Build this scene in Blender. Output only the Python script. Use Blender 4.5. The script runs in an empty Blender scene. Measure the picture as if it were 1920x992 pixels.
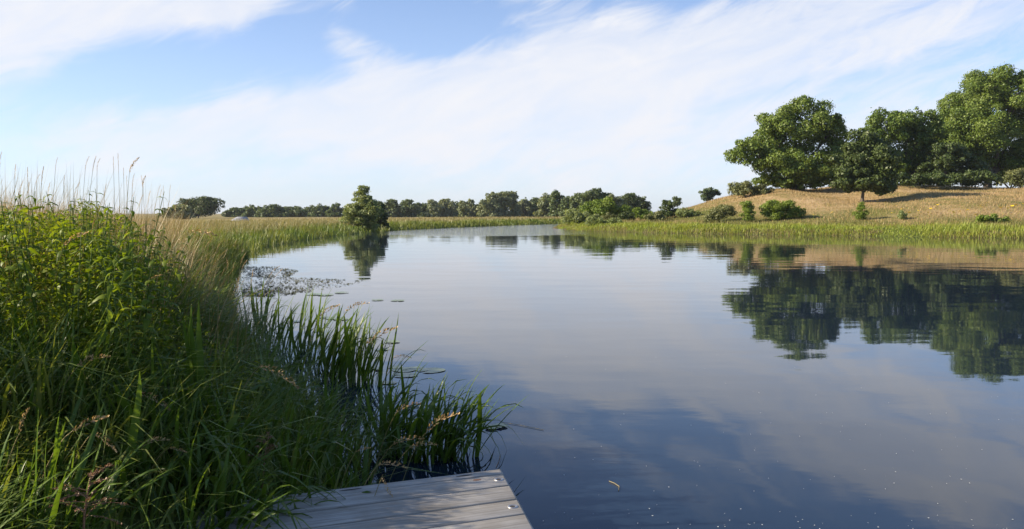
import bpy, math, random
import numpy as np
rng = np.random.default_rng(7)
random.seed(7)
R = math.radians
S = bpy.context.scene
COL = S.collection

# ------------------------------------------------------------------ camera
FPX, CX, CY, EYE = 1550.0, 960.0, 496.0, 2.0       # focal length in photo pixels, image centre, eye height over water
PITCH = math.atan(96.0 / FPX)
cam = bpy.data.objects.new("camera", bpy.data.cameras.new("camera"))
COL.objects.link(cam)
cam.data.sensor_width = 36.0
cam.data.lens = 36.0 * FPX / 1920.0
cam.data.clip_start = 0.05
cam.data.clip_end = 9000
cam.location = (0, 0, EYE)
cam.rotation_euler = (math.pi / 2 - PITCH, 0, 0)
S.camera = cam

# ------------------------------------------------------------------ world
SUN_EL, SUN_AZ = R(26), math.atan2(-0.99, -0.10)    # azimuth measured from +Y towards +X
sun_dir = np.array([math.sin(SUN_AZ) * math.cos(SUN_EL), math.cos(SUN_AZ) * math.cos(SUN_EL), math.sin(SUN_EL)])
W = bpy.data.worlds.new("World"); S.world = W; W.use_nodes = True
NT = W.node_tree; NT.nodes.clear()
def N(t, **k):
    n = NT.nodes.new(t)
    for a, b in k.items(): setattr(n, a, b)
    return n
def L(a, b): NT.links.new(a, b)
def M(op, a, b=None, c=None, clamp=False):
    n = N('ShaderNodeMath', operation=op, use_clamp=clamp)
    for i, v in enumerate((a, b, c)):
        if v is None: continue
        if isinstance(v, (int, float)): n.inputs[i].default_value = v
        else: L(v, n.inputs[i])
    return n.outputs[0]
sky = N('ShaderNodeTexSky', sky_type='NISHITA', sun_disc=False)
sky.sun_elevation = SUN_EL; sky.sun_rotation = SUN_AZ
sky.air_density = 0.6; sky.dust_density = 0.2; sky.ozone_density = 3.0
tc = N('ShaderNodeTexCoord'); sp = N('ShaderNodeSeparateXYZ'); L(tc.outputs['Generated'], sp.inputs[0])
az = M('ARCTAN2', sp.outputs[0], sp.outputs[1])
el = M('ARCSINE', sp.outputs[2])
def cloud_noise(scale, su, sv, rot, rough, dist, seed):
    c, s = math.cos(rot), math.sin(rot)
    u = M('MULTIPLY', M('ADD', M('MULTIPLY', az, c), M('MULTIPLY', el, s)), su)
    v = M('MULTIPLY', M('SUBTRACT', M('MULTIPLY', el, c), M('MULTIPLY', az, s)), sv)
    cb = N('ShaderNodeCombineXYZ'); L(u, cb.inputs[0]); L(v, cb.inputs[1]); cb.inputs[2].default_value = seed
    n = N('ShaderNodeTexNoise'); L(cb.outputs[0], n.inputs['Vector'])
    n.inputs['Scale'].default_value = scale; n.inputs['Detail'].default_value = 7
    n.inputs['Roughness'].default_value = rough; n.inputs['Distortion'].default_value = dist
    return n.outputs['Fac']
n1 = cloud_noise(3.2, 1.0, 2.6, R(14), 0.52, 0.6, 3.1)
n2 = cloud_noise(10.0, 1.0, 3.6, R(24), 0.62, 1.1, 9.7)
n3 = cloud_noise(1.6, 1.0, 2.2, R(8), 0.5, 0.3, 5.5)
noi = M('ADD', M('ADD', M('MULTIPLY', M('SUBTRACT', n1, 0.5), 1.25), M('MULTIPLY', M('SUBTRACT', n2, 0.5), 1.05)),
        M('MULTIPLY', M('SUBTRACT', n3, 0.5), 0.6))
# the cirrus banks of that evening: direction (photo px), size, tilt, weight
BANKS = [(50, 75, 270, 130, 10, 1.05), (430, 32, 140, 50, 8, .95), (665, 25, 55, 30, -25, .36), (660, 100, 110, 32, -30, .40),
         (560, 215, 330, 42, 10, .60), (800, 260, 330, 50, 4, .42), (1010, 150, 330, 85, 8, .42), (1200, 130, 330, 120, 8, .34),
         (1550, 95, 420, 60, 12, .36), (1500, 250, 700, 120, 0, .22), (1650, 0, 330, 60, 10, .40), (900, 330, 900, 60, 0, .30),
         (1750, -70, 420, 75, -8, .45), (1100, -40, 150, 70, 30, .25),
         (800, 45, 120, 55, -8, -.60), (330, 150, 200, 60, 12, -.42), (555, 70, 75, 60, -20, -.45), (1230, 2, 110, 22, 4, -.45),
         (1800, 70, 330, 120, 0, .22), (1760, 52, 200, 16, 12, -.22), (1600, 165, 200, 14, 8, -.16), (180, 180, 140, 30, 14, -.22), (1200, -260, 900, 130, -6, -.38)]
cov = None
for px, py, rx, ry, tilt, w in BANKS:
    a0, e0 = math.atan((px - CX) / FPX), math.atan((400 - py) / FPX)
    rx, ry, t = rx / FPX, ry / FPX, R(tilt)
    da, de = M('SUBTRACT', az, a0), M('SUBTRACT', el, e0)
    u = M('MULTIPLY', M('ADD', M('MULTIPLY', da, math.cos(t)), M('MULTIPLY', de, math.sin(t))), 1 / rx)
    v = M('MULTIPLY', M('SUBTRACT', M('MULTIPLY', de, math.cos(t)), M('MULTIPLY', da, math.sin(t))), 1 / ry)
    q = M('ADD', M('MULTIPLY', u, u), M('MULTIPLY', v, v))
    b = M('MULTIPLY', M('EXPONENT', M('MULTIPLY', q, -0.9)), w)
    cov = b if cov is None else M('ADD', cov, b)
raw = M('ADD', M('ADD', cov, noi), 0.0)
den = N('ShaderNodeMapRange', interpolation_type='SMOOTHSTEP')
L(raw, den.inputs[0]); den.inputs[1].default_value = 0.04; den.inputs[2].default_value = 0.78
n4 = cloud_noise(7.0, 1.0, 3.0, R(20), 0.6, 0.8, 21.3)
dens = M('MULTIPLY', den.outputs[0], M('MULTIPLY_ADD', n4, 1.1, 0.28), None, True)
veil = M('MULTIPLY', M('EXPONENT', M('MULTIPLY', M('ABSOLUTE', el), -6.5)), 0.95)
SKY_STRENGTH = 0.113
CLOUD = (3.72, 3.78, 4.02, 1)
VEIL = (2.92, 3.16, 3.45, 1)
vx = N('ShaderNodeMix', data_type='RGBA'); L(veil, vx.inputs[0]); L(sky.outputs[0], vx.inputs[6]); vx.inputs[7].default_value = VEIL
mx = N('ShaderNodeMix', data_type='RGBA'); L(dens, mx.inputs[0]); L(vx.outputs[2], mx.inputs[6]); mx.inputs[7].default_value = CLOUD
bg = N('ShaderNodeBackground'); L(mx.outputs[2], bg.inputs[0]); bg.inputs[1].default_value = SKY_STRENGTH
L(bg.outputs[0], N('ShaderNodeOutputWorld').inputs[0])

# ------------------------------------------------------------------ sun, exposure
sl = bpy.data.lights.new("sun", 'SUN'); sl.energy = 5.0; sl.angle = R(0.53); sl.color = (1.0, 0.86, 0.66)
so = bpy.data.objects.new("sun", sl); COL.objects.link(so)
from mathutils import Vector, Matrix, Euler, Quaternion
so.rotation_euler = Vector(sun_dir).to_track_quat('Z', 'Y').to_euler()
so.location = (-40, -10, 40)
S.view_settings.view_transform = 'Standard'; S.view_settings.look = 'None'
S.view_settings.exposure = 1.1; S.view_settings.gamma = 1.0; S.view_settings.use_curve_mapping = False
S.cycles.max_bounces = 8; S.cycles.transparent_max_bounces = 8
S.cycles.use_denoising = True
HAZE = 0.00012

# ================================================================== helpers
def P(px, py, d):
    """point at depth y = d on the line of sight of a photo pixel"""
    u, v = px - CX, py - CY
    ca, sa = math.cos(PITCH), math.sin(PITCH)
    dx, dy, dz = u, FPX * ca - v * sa, -FPX * sa - v * ca
    k = d / dy
    return np.array([dx * k, d, EYE + dz * k])
def G(px, py, z=0.0):
    """point at height z on the line of sight of a photo pixel"""
    p = P(px, py, 1.0); k = (z - EYE) / (p[2] - EYE)
    return np.array([p[0] * k, k, z])
def tag(o, label=None, cat=None, group=None, kind=None):
    for k, v in (('label', label), ('category', cat), ('group', group), ('kind', kind)):
        if v: o[k] = v
    return o
def empty(name, loc=(0, 0, 0), rot=(0, 0, 0), sc=1.0):
    o = bpy.data.objects.new(name, None); COL.objects.link(o)
    o.location = loc; o.rotation_euler = rot; o.scale = (sc, sc, sc); o.empty_display_size = 0.2
    return o
def mesh(name, V, F, attrs=None, smooth=False):
    """V (n,3); F: list of int arrays (m,3) or (m,4)"""
    me = bpy.data.meshes.new(name)
    V = np.asarray(V, dtype=np.float32)
    if not isinstance(F, (list, tuple)): F = [F]
    F = [np.asarray(f, dtype=np.int32) for f in F if len(f)]
    me.vertices.add(len(V)); me.vertices.foreach_set('co', V.ravel())
    tot = np.concatenate([np.full(len(f), f.shape[1], dtype=np.int32) for f in F])
    idx = np.concatenate([f.ravel() for f in F])
    me.loops.add(len(idx)); me.loops.foreach_set('vertex_index', idx)
    me.polygons.add(len(tot))
    st = np.concatenate([[0], np.cumsum(tot)[:-1]]).astype(np.int32)
    me.polygons.foreach_set('loop_start', st); me.polygons.foreach_set('loop_total', tot)
    if smooth: me.polygons.foreach_set('use_smooth', np.ones(len(tot), dtype=bool))
    for k, v in (attrs or {}).items():
        a = me.attributes.new(k, 'FLOAT', 'POINT'); a.data.foreach_set('value', np.asarray(v, dtype=np.float32))
    me.update(calc_edges=True)
    return me
def obj(name, me, mat, parent=None, loc=None, rot=None, sc=None):
    o = bpy.data.objects.new(name, me); COL.objects.link(o)
    if mat is not None and len(me.materials) == 0: me.materials.append(mat)
    if parent is not None: o.parent = parent
    if loc is not None: o.location = loc
    if rot is not None: o.rotation_euler = rot
    if sc is not None: o.scale = sc if hasattr(sc, '__len__') else (sc, sc, sc)
    return o
class Buf:
    def __init__(s): s.V = []; s.F3 = []; s.F4 = []; s.A = {}; s.n = 0
    def add(s, V, F, **at):
        V = np.asarray(V, float).reshape(-1, 3); F = np.asarray(F, int)
        (s.F3 if F.shape[1] == 3 else s.F4).append(F + s.n); s.V.append(V)
        for k in set(list(s.A) + list(at)):
            v = at.get(k, 0.0); v = np.full(len(V), v) if np.isscalar(v) else np.asarray(v)
            s.A.setdefault(k, [np.zeros(s.n)] if s.n else []).append(v)
        s.n += len(V)
    def mesh(s, name, smooth=False):
        F = [np.concatenate(f) for f in (s.F3, s.F4) if f]
        return mesh(name, np.concatenate(s.V), F, {k: np.concatenate(v) for k, v in s.A.items()}, smooth)
def tube(pts, rad, sides=6, cap=True):
    pts = np.asarray(pts, float); n = len(pts)
    rad = np.full(n, rad) if np.isscalar(rad) else np.asarray(rad, float)
    tan = np.gradient(pts, axis=0); tan /= np.linalg.norm(tan, axis=1)[:, None] + 1e-9
    ref = np.array([0.31, 0.87, 0.38]); 
    if abs(tan.mean(0) @ ref) > 0.85: ref = np.array([0.9, -0.3, 0.2])
    a = np.cross(tan, ref); a /= np.linalg.norm(a, axis=1)[:, None] + 1e-9
    b = np.cross(tan, a)
    th = np.arange(sides) / sides * 2 * math.pi
    V = pts[:, None, :] + rad[:, None, None] * (np.cos(th)[None, :, None] * a[:, None, :] + np.sin(th)[None, :, None] * b[:, None, :])
    V = V.reshape(-1, 3); F = []
    for i in range(n - 1):
        for j in range(sides):
            k = (j + 1) % sides
            F.append((i * sides + j, i * sides + k, (i + 1) * sides + k, (i + 1) * sides + j))
    return V, np.array(F)
def box(x0, x1, y0, y1, z0, z1):
    V = np.array([(x, y, z) for z in (z0, z1) for y in (y0, y1) for x in (x0, x1)])
    F = np.array([(0, 2, 3, 1), (4, 5, 7, 6), (0, 1, 5, 4), (2, 6, 7, 3), (0, 4, 6, 2), (1, 3, 7, 5)])
    return V, F
def vnoise(x, y, s, seed=0):
    """cheap smooth value noise 0..1, vectorised"""
    x = np.asarray(x, float) / s + seed * 17.3; y = np.asarray(y, float) / s - seed * 9.1
    xi, yi = np.floor(x), np.floor(y); fx, fy = x - xi, y - yi
    fx = fx * fx * (3 - 2 * fx); fy = fy * fy * (3 - 2 * fy)
    h = lambda a, b: np.modf(np.abs(np.sin(a * 127.1 + b * 311.7 + seed * 3.7) * 43758.5453))[0]
    return (h(xi, yi) * (1 - fx) + h(xi + 1, yi) * fx) * (1 - fy) + (h(xi, yi + 1) * (1 - fx) + h(xi + 1, yi + 1) * fx) * fy
def sstep(a, b, x):
    t = np.clip((np.asarray(x, float) - a) / (b - a), 0, 1); return t * t * (3 - 2 * t)

# ------------------------------------------------------------------ materials
def newmat(name):
    m = bpy.data.materials.new(name); m.use_nodes = True; nt = m.node_tree; nt.nodes.clear()
    return m, nt, nt.nodes.new, (lambda a, b: nt.links.new(a, b))
def ramp(nt, stops):
    r = nt.nodes.new('ShaderNodeValToRGB'); e = r.color_ramp.elements
    while len(e) < len(stops): e.new(0.5)
    for k, (p, c) in zip(e, stops): k.position = p; k.color = (*c, 1)
    return r
def leaf_mat(name, cols, transl=0.3, tip=None, tip0=0.45, rough=0.5, tint=1.6):
    """foliage: per-leaf colour from attribute rnd (+ object random); optional tip colour along attribute t"""
    m, nt, n, l = newmat(name)
    at = n('ShaderNodeAttribute'); at.attribute_name = 'rnd'
    oi = n('ShaderNodeObjectInfo')
    ad = n('ShaderNodeMath'); ad.operation = 'MULTIPLY_ADD'; l(oi.outputs['Random'], ad.inputs[0]); ad.inputs[1].default_value = 0.35; l(at.outputs['Fac'], ad.inputs[2])
    fr = n('ShaderNodeMath'); fr.operation = 'PINGPONG'; l(ad.outputs[0], fr.inputs[0]); fr.inputs[1].default_value = 1.0
    r = ramp(nt, [(i / max(1, len(cols) - 1), c) for i, c in enumerate(cols)]); l(fr.outputs[0], r.inputs[0])
    col = r.outputs[0]
    if tip:
        tt = n('ShaderNodeAttribute'); tt.attribute_name = 't'
        mr = n('ShaderNodeMapRange'); l(tt.outputs['Fac'], mr.inputs[0]); mr.inputs[1].default_value = tip0; mr.inputs[2].default_value = 1.0
        mm = n('ShaderNodeMix'); mm.data_type = 'RGBA'; l(mr.outputs[0], mm.inputs[0]); l(col, mm.inputs[6]); mm.inputs[7].default_value = (*tip, 1)
        col = mm.outputs[2]
    b = n('ShaderNodeBsdfPrincipled'); l(col, b.inputs['Base Color']); b.inputs['Roughness'].default_value = rough
    b.inputs['Specular IOR Level'].default_value = 0.35
    t = n('ShaderNodeBsdfTranslucent')
    hs = n('ShaderNodeMix'); hs.data_type = 'RGBA'; hs.blend_type = 'MULTIPLY'; hs.inputs[0].default_value = 1.0
    l(col, hs.inputs[6]); hs.inputs[7].default_value = (1.25 * tint / 1.6, 1.15 * tint / 1.6, 0.45, 1); l(hs.outputs[2], t.inputs[0])
    mx = n('ShaderNodeMixShader'); mx.inputs[0].default_value = transl; l(b.outputs[0], mx.inputs[1]); l(t.outputs[0], mx.inputs[2])
    o = n('ShaderNodeOutputMaterial'); l(mx.outputs[0], o.inputs[0])
    return m
def plain(name, c1, c2, scale=8, rough=0.8, bump=0.2, stretch=(1, 1, 1), metal=0.0):
    m, nt, n, l = newmat(name)
    tcn = n('ShaderNodeTexCoord'); mp = n('ShaderNodeMapping'); mp.inputs['Scale'].default_value = stretch; l(tcn.outputs['Object'], mp.inputs[0])
    no = n('ShaderNodeTexNoise'); no.inputs['Scale'].default_value = scale; no.inputs['Detail'].default_value = 6; l(mp.outputs[0], no.inputs['Vector'])
    r = ramp(nt, [(0.3, c1), (0.7, c2)]); l(no.outputs['Fac'], r.inputs[0])
    b = n('ShaderNodeBsdfPrincipled'); l(r.outputs[0], b.inputs['Base Color']); b.inputs['Roughness'].default_value = rough; b.inputs['Metallic'].default_value = metal
    bp = n('ShaderNodeBump'); bp.inputs['Strength'].default_value = bump; l(no.outputs['Fac'], bp.inputs['Height']); l(bp.outputs[0], b.inputs['Normal'])
    o = n('ShaderNodeOutputMaterial'); l(b.outputs[0], o.inputs[0])
    return m
MAT = {}
MAT['bark'] = plain('bark', (0.05, 0.04, 0.03), (0.12, 0.095, 0.07), 6, 0.9, 0.5, (1, 1, 0.25))
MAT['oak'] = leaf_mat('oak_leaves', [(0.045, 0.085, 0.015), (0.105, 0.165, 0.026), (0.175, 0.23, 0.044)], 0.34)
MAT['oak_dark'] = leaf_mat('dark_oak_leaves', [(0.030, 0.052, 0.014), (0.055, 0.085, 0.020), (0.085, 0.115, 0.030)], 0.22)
MAT['olive'] = leaf_mat('olive_leaves', [(0.085, 0.10, 0.035), (0.13, 0.15, 0.055), (0.18, 0.19, 0.07)], 0.28)
MAT['bright'] = leaf_mat('bright_leaves', [(0.08, 0.14, 0.016), (0.14, 0.21, 0.025), (0.20, 0.26, 0.04)], 0.35)
MAT['far'] = leaf_mat('far_leaves', [(0.055, 0.085, 0.032), (0.09, 0.13, 0.048), (0.13, 0.165, 0.065)], 0.3)
MAT['far_pale'] = leaf_mat('pale_far_leaves', [(0.12, 0.155, 0.08), (0.18, 0.215, 0.11), (0.24, 0.265, 0.15)], 0.3)
MAT['alder'] = leaf_mat('alder_leaves', [(0.12, 0.17, 0.05), (0.20, 0.25, 0.085), (0.29, 0.33, 0.15)], 0.38)
MAT['nettle'] = leaf_mat('nettle_leaves', [(0.055, 0.10, 0.012), (0.165, 0.235, 0.018), (0.30, 0.33, 0.032)], 0.5)
MAT['grass'] = leaf_mat('green_grass', [(0.026, 0.06, 0.011), (0.065, 0.125, 0.016), (0.13, 0.195, 0.028), (0.21, 0.23, 0.055)], 0.38)
MAT['sedge'] = leaf_mat('sedge_blades', [(0.065, 0.125, 0.016), (0.115, 0.185, 0.022), (0.20, 0.255, 0.038)], 0.42, rough=0.36)
MAT['dry'] = leaf_mat('dry_grass', [(0.13, 0.125, 0.04), (0.24, 0.19, 0.085), (0.36, 0.27, 0.14)], 0.3, tint=1.3)
MAT['meadow'] = leaf_mat('meadow_grass', [(0.06, 0.115, 0.018), (0.10, 0.145, 0.03), (0.17, 0.17, 0.055)], 0.3, tip=(0.38, 0.30, 0.16), tip0=0.5)
MAT['reed'] = leaf_mat('bank_reed', [(0.10, 0.18, 0.018), (0.20, 0.285, 0.03), (0.31, 0.34, 0.07)], 0.45)
MAT['hillgrass'] = leaf_mat('hill_grass', [(0.13, 0.16, 0.03), (0.21, 0.19, 0.055), (0.30, 0.22, 0.092), (0.38, 0.268, 0.13)], 0.2, tint=1.2)
MAT['seed'] = leaf_mat('seed_head_straw', [(0.32, 0.20, 0.09), (0.48, 0.33, 0.16), (0.60, 0.45, 0.25)], 0.25, tint=1.2)
MAT['stem'] = leaf_mat('straw_stem', [(0.16, 0.17, 0.05), (0.28, 0.23, 0.09), (0.38, 0.29, 0.14)], 0.15)
MAT['dockbrown'] = leaf_mat('dry_dock', [(0.10, 0.05, 0.03), (0.20, 0.10, 0.055), (0.30, 0.18, 0.10)], 0.15)
MAT['yellow'] = leaf_mat('ragwort_yellow', [(0.70, 0.48, 0.02), (0.80, 0.58, 0.03)], 0.15)
MAT['pad'] = leaf_mat('lily_pad_green', [(0.13, 0.18, 0.07), (0.18, 0.23, 0.09), (0.24, 0.28, 0.12)], 0.1, rough=0.25)
MAT['weed'] = leaf_mat('pondweed_brown', [(0.05, 0.06, 0.03), (0.10, 0.11, 0.05), (0.20, 0.19, 0.10)], 0.1, rough=0.6)
MAT['speck'] = plain('pale_fluff', (0.55, 0.55, 0.5), (0.75, 0.74, 0.7), 5, 0.8, 0)
MAT['steel'] = plain('galvanised_steel', (0.30, 0.30, 0.31), (0.5, 0.5, 0.5), 60, 0.4, 0.1, metal=0.8)
MAT['hole_shade'] = plain('painted_recess_shade', (0.02, 0.017, 0.014), (0.04, 0.035, 0.03), 30, 0.9, 0)  # near-black colour standing in for the shade inside holes
MAT['roof'] = plain('grey_roof_sheet', (0.26, 0.265, 0.275), (0.36, 0.365, 0.375), 2, 0.7, 0.1)
MAT['shedwall'] = plain('weathered_boards', (0.13, 0.11, 0.09), (0.22, 0.19, 0.16), 4, 0.85, 0.2)
MAT['timber'] = plain('bleached_timber', (0.30, 0.24, 0.18), (0.48, 0.40, 0.31), 6, 0.85, 0.3, (1, 1, 0.2))

# ================================================================== the land
LEFT = np.array([(-1.2, -60), (-1.2, -8), (-1.25, 2), (-1.25, 5.2), (-1.3, 6.2), (-2.0, 7.6), (-2.9, 9.6), (-4.7, 12.9), (-7.0, 19.4), (-9.1, 25.8),
                 (-12.4, 37), (-13.6, 42), (-14.8, 47.7), (-16, 62), (-16, 77), (-15.2, 88), (-13.6, 101), (-7.7, 120), (3.8, 149), (16, 170), (42, 192), (95, 208), (320, 225)], float)
RIGHT = np.array([(320, 200), (95, 182), (50, 166), (20, 148), (9.0, 131), (5.9, 112), (8.6, 95), (15.7, 84.5), (30.5, 74.5), (41, 67), (62, 50), (95, 25), (140, 0), (180, -60)], float)
POLY = np.vstack([LEFT, RIGHT])
def seg_dist(x, y, pl):
    d = np.full(np.shape(x), 1e9)
    for (ax, ay), (bx, by) in zip(pl[:-1], pl[1:]):
        vx, vy = bx - ax, by - ay
        t = np.clip(((x - ax) * vx + (y - ay) * vy) / (vx * vx + vy * vy), 0, 1)
        d = np.minimum(d, np.hypot(x - ax - t * vx, y - ay - t * vy))
    return d
def in_river(x, y):
    c = np.zeros(np.shape(x), bool)
    for (ax, ay), (bx, by) in zip(POLY, np.roll(POLY, -1, axis=0)):
        if ay == by: continue
        k = ((ay > y) != (by > y)) & (x < (bx - ax) * (y - ay) / (by - ay) + ax)
        c ^= k
    return c
HX = [-1e4, 5, 9, 12, 14.9, 18.3, 21.7, 25, 28.5, 32.5, 36, 39.3, 42.7, 46, 50, 53.5, 58, 65, 90, 1e4]
HZ = [0, 0.0, 0.25, 0.6, 1.2, 2.4, 3.6, 4.4, 4.85, 4.95, 4.9, 4.5, 4.45, 4.9, 5.4, 5.25, 5.0, 4.9, 4.9, 4.9]
def terr(x, y, full=False):
    x = np.asarray(x, float); y = np.asarray(y, float)
    w = vnoise(x, y, 2.3, 1) - 0.5 + 0.5 * (vnoise(x, y, 0.9, 2) - 0.5)
    dl, dr = seg_dist(x, y, LEFT), seg_dist(x, y, RIGHT)
    ins = in_river(x, y)
    d = np.minimum(dl, dr)
    wob = w * np.clip(d / 6 + 0.25, 0, 1) * np.where(y < 12, 0.3, 0.9)
    A = 0.95 - 0.40 * sstep(12, 36, y)
    zl = 0.03 + A * (1 - np.exp(-np.maximum(dl + wob, 0) / 1.0)) + 0.10 * (vnoise(x, y, 5, 4) - 0.5)
    zr = 0.03 + 0.75 * (1 - np.exp(-np.maximum(dr + wob, 0) / 1.6))
    back = sstep(60, 150, dr)
    zr = zr + np.interp(x, HX, HZ) * sstep(3, 36, np.minimum(dr, np.maximum(y - 62, 0) * .62) + 3 * (vnoise(x, y, 14, 5) - 0.5)) * (1 - 0.75 * back) \
        + (0.5 * (vnoise(x, y, 11, 6) - 0.5) + 0.16 * (vnoise(x, y, 3.4, 7) - 0.5)) * sstep(4, 16, dr)
    left = dl < dr
    z = np.where(left, zl, zr)
    z = np.where(ins, -np.minimum(1.6, 0.04 + 0.35 * d), z)
    far = sstep(250, 600, np.hypot(x, y))
    z = np.where(ins, z, z * (1 - far) + far * 0.6)
    if full: return z, dl, dr, ins, left
    return z
def graded(lo, hi, f0, f1, step, g=1.16):
    a = list(np.arange(f0, f1 + 1e-6, step)); s = step
    while a[-1] < hi: s *= g; a.append(a[-1] + s)
    s = step
    while a[0] > lo: s *= g; a.insert(0, a[0] - s)
    return np.array(a)
gx = np.unique(np.concatenate([graded(-3000, 3000, -24, 80, 1.1), np.arange(-9, 2, 0.25)]))
gy = np.unique(np.concatenate([graded(-400, 4000, -6, 180, 1.0), np.arange(2, 20, 0.3)]))
X, Y = np.meshgrid(gx, gy)
Z, DL, DR, INS, LF = terr(X, Y, True)
nx, ny = len(gx), len(gy)
ii = (np.arange(ny - 1)[:, None] * nx + np.arange(nx - 1)[None, :]).ravel()
F = np.stack([ii, ii + 1, ii + 1 + nx, ii + nx], 1)
# how dry the turf is: green by the water, straw-coloured on the hill and in the meadow
dry = np.where(LF, 0.75 * sstep(6, 16, DL), sstep(4, 24, DR + 12 * (vnoise(X, Y, 6, 8) - 0.5)))
dry = np.where(INS, 0, dry)
m, nt, n, l = newmat('turf')
a = n('ShaderNodeAttribute'); a.attribute_name = 'dry'
tcn = n('ShaderNodeTexCoord')
n1_ = n('ShaderNodeTexNoise'); n1_.inputs['Scale'].default_value = 0.16; n1_.inputs['Detail'].default_value = 8; n1_.inputs['Roughness'].default_value = 0.65; l(tcn.outputs['Object'], n1_.inputs['Vector'])
n2_ = n('ShaderNodeTexNoise'); n2_.inputs['Scale'].default_value = 2.6; n2_.inputs['Detail'].default_value = 8; n2_.inputs['Roughness'].default_value = 0.7; l(tcn.outputs['Object'], n2_.inputs['Vector'])
rd = ramp(nt, [(0.34, (0.11, 0.125, 0.035)), (0.45, (0.19, 0.165, 0.06)), (0.53, (0.29, 0.215, 0.105)), (0.64, (0.40, 0.29, 0.165))]); 
mixn = n('ShaderNodeMath'); mixn.operation = 'MULTIPLY_ADD'; l(n2_.outputs['Fac'], mixn.inputs[0]); mixn.inputs[1].default_value = 0.4
sb = n('ShaderNodeMath'); sb.operation = 'MULTIPLY_ADD'; l(n1_.outputs['Fac'], sb.inputs[0]); sb.inputs[1].default_value = 1.0; sb.inputs[2].default_value = -0.2
l(sb.outputs[0], mixn.inputs[2]); l(mixn.outputs[0], rd.inputs[0])
rg = ramp(nt, [(0.3, (0.055, 0.075, 0.018)), (0.7, (0.13, 0.15, 0.035))]); l(n2_.outputs['Fac'], rg.inputs[0])
mm = n('ShaderNodeMix'); mm.data_type = 'RGBA'; l(a.outputs['Fac'], mm.inputs[0]); l(rg.outputs[0], mm.inputs[6]); l(rd.outputs[0], mm.inputs[7])
b = n('ShaderNodeBsdfPrincipled'); l(mm.outputs[2], b.inputs['Base Color']); b.inputs['Roughness'].default_value = 0.95; b.inputs['Specular IOR Level'].default_value = 0.1
bp = n('ShaderNodeBump'); bp.inputs['Strength'].default_value = 0.6; bp.inputs['Distance'].default_value = 0.15; l(n2_.outputs['Fac'], bp.inputs['Height']); l(bp.outputs[0], b.inputs['Normal'])
l(b.outputs[0], n('ShaderNodeOutputMaterial').inputs[0])
MAT['turf'] = m
ground = obj('ground', mesh('ground', np.stack([X.ravel(), Y.ravel(), Z.ravel()], 1), F, {'dry': dry.ravel()}, True), m)
tag(ground, 'rolling riverbank land with green banks and a dry straw-coloured hill', 'ground', kind='structure')

# ------------------------------------------------------------------ water
m, nt, n, l = newmat('river_water')
tcn = n('ShaderNodeTexCoord')
def wn(scale, sx, sy, detail, rough=0.5, dist=0.0):
    mp = n('ShaderNodeMapping'); mp.inputs['Scale'].default_value = (sx, sy, 1); l(tcn.outputs['Object'], mp.inputs[0])
    t = n('ShaderNodeTexNoise'); t.inputs['Scale'].default_value = scale; t.inputs['Detail'].default_value = detail
    t.inputs['Roughness'].default_value = rough; t.inputs['Distortion'].default_value = dist; l(mp.outputs[0], t.inputs['Vector']); return t.outputs['Fac']
def mth(op, a, b_=None, c=None):
    k = n('ShaderNodeMath'); k.operation = op
    for i, v in enumerate((a, b_, c)):
        if v is None: continue
        if isinstance(v, (int, float)): k.inputs[i].default_value = v
        else: l(v, k.inputs[i])
    return k.outputs[0]
# wind on the far reach only: distance along the river from the jetty, broken up by gusts
sepw = n('ShaderNodeSeparateXYZ'); l(tcn.outputs['Object'], sepw.inputs[0])
gust = mth('ADD', sepw.outputs[1], mth('MULTIPLY', mth('SUBTRACT', wn(0.05, 1, 1.6, 3), 0.5), 60.0))
gust = mth('SUBTRACT', gust, mth('MULTIPLY', mth('ABSOLUTE', mth('SUBTRACT', sepw.outputs[0], -4.0)), 1.1))
mr = n('ShaderNodeMapRange'); mr.interpolation_type = 'SMOOTHSTEP'; l(gust, mr.inputs[0]); mr.inputs[1].default_value = 58; mr.inputs[2].default_value = 90
swell = wn(0.55, 0.5, 1.0, 2, 0.45)
chop = wn(2.6, 0.55, 1.0, 3, 0.5)
rip = wn(5.0, 0.6, 1.0, 2, 0.5)
h = mth('ADD', mth('MULTIPLY', swell, 0.010), mth('MULTIPLY', chop, 0.0009))
h = mth('ADD', h, mth('MULTIPLY', mth('MULTIPLY', rip, mr.outputs[0]), 0.028))
bp = n('ShaderNodeBump'); bp.inputs['Strength'].default_value = 1.0; bp.inputs['Distance'].default_value = 1.0; l(h, bp.inputs['Height'])
b = n('ShaderNodeBsdfPrincipled'); b.inputs['Base Color'].default_value = (0.010, 0.019, 0.036, 1)
b.inputs['Roughness'].default_value = 0.025; b.inputs['IOR'].default_value = 1.34; l(bp.outputs[0], b.inputs['Normal'])
l(b.outputs[0], n('ShaderNodeOutputMaterial').inputs[0])
MAT['water'] = m
V = np.array([(-60, -70, 0), (400, -70, 0), (400, 300, 0), (-60, 300, 0)], float)
river = obj('river', mesh('river', V, np.array([(0, 1, 2, 3)])), m)
tag(river, 'calm dark blue river mirroring the sky', 'river', kind='structure')

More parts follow.
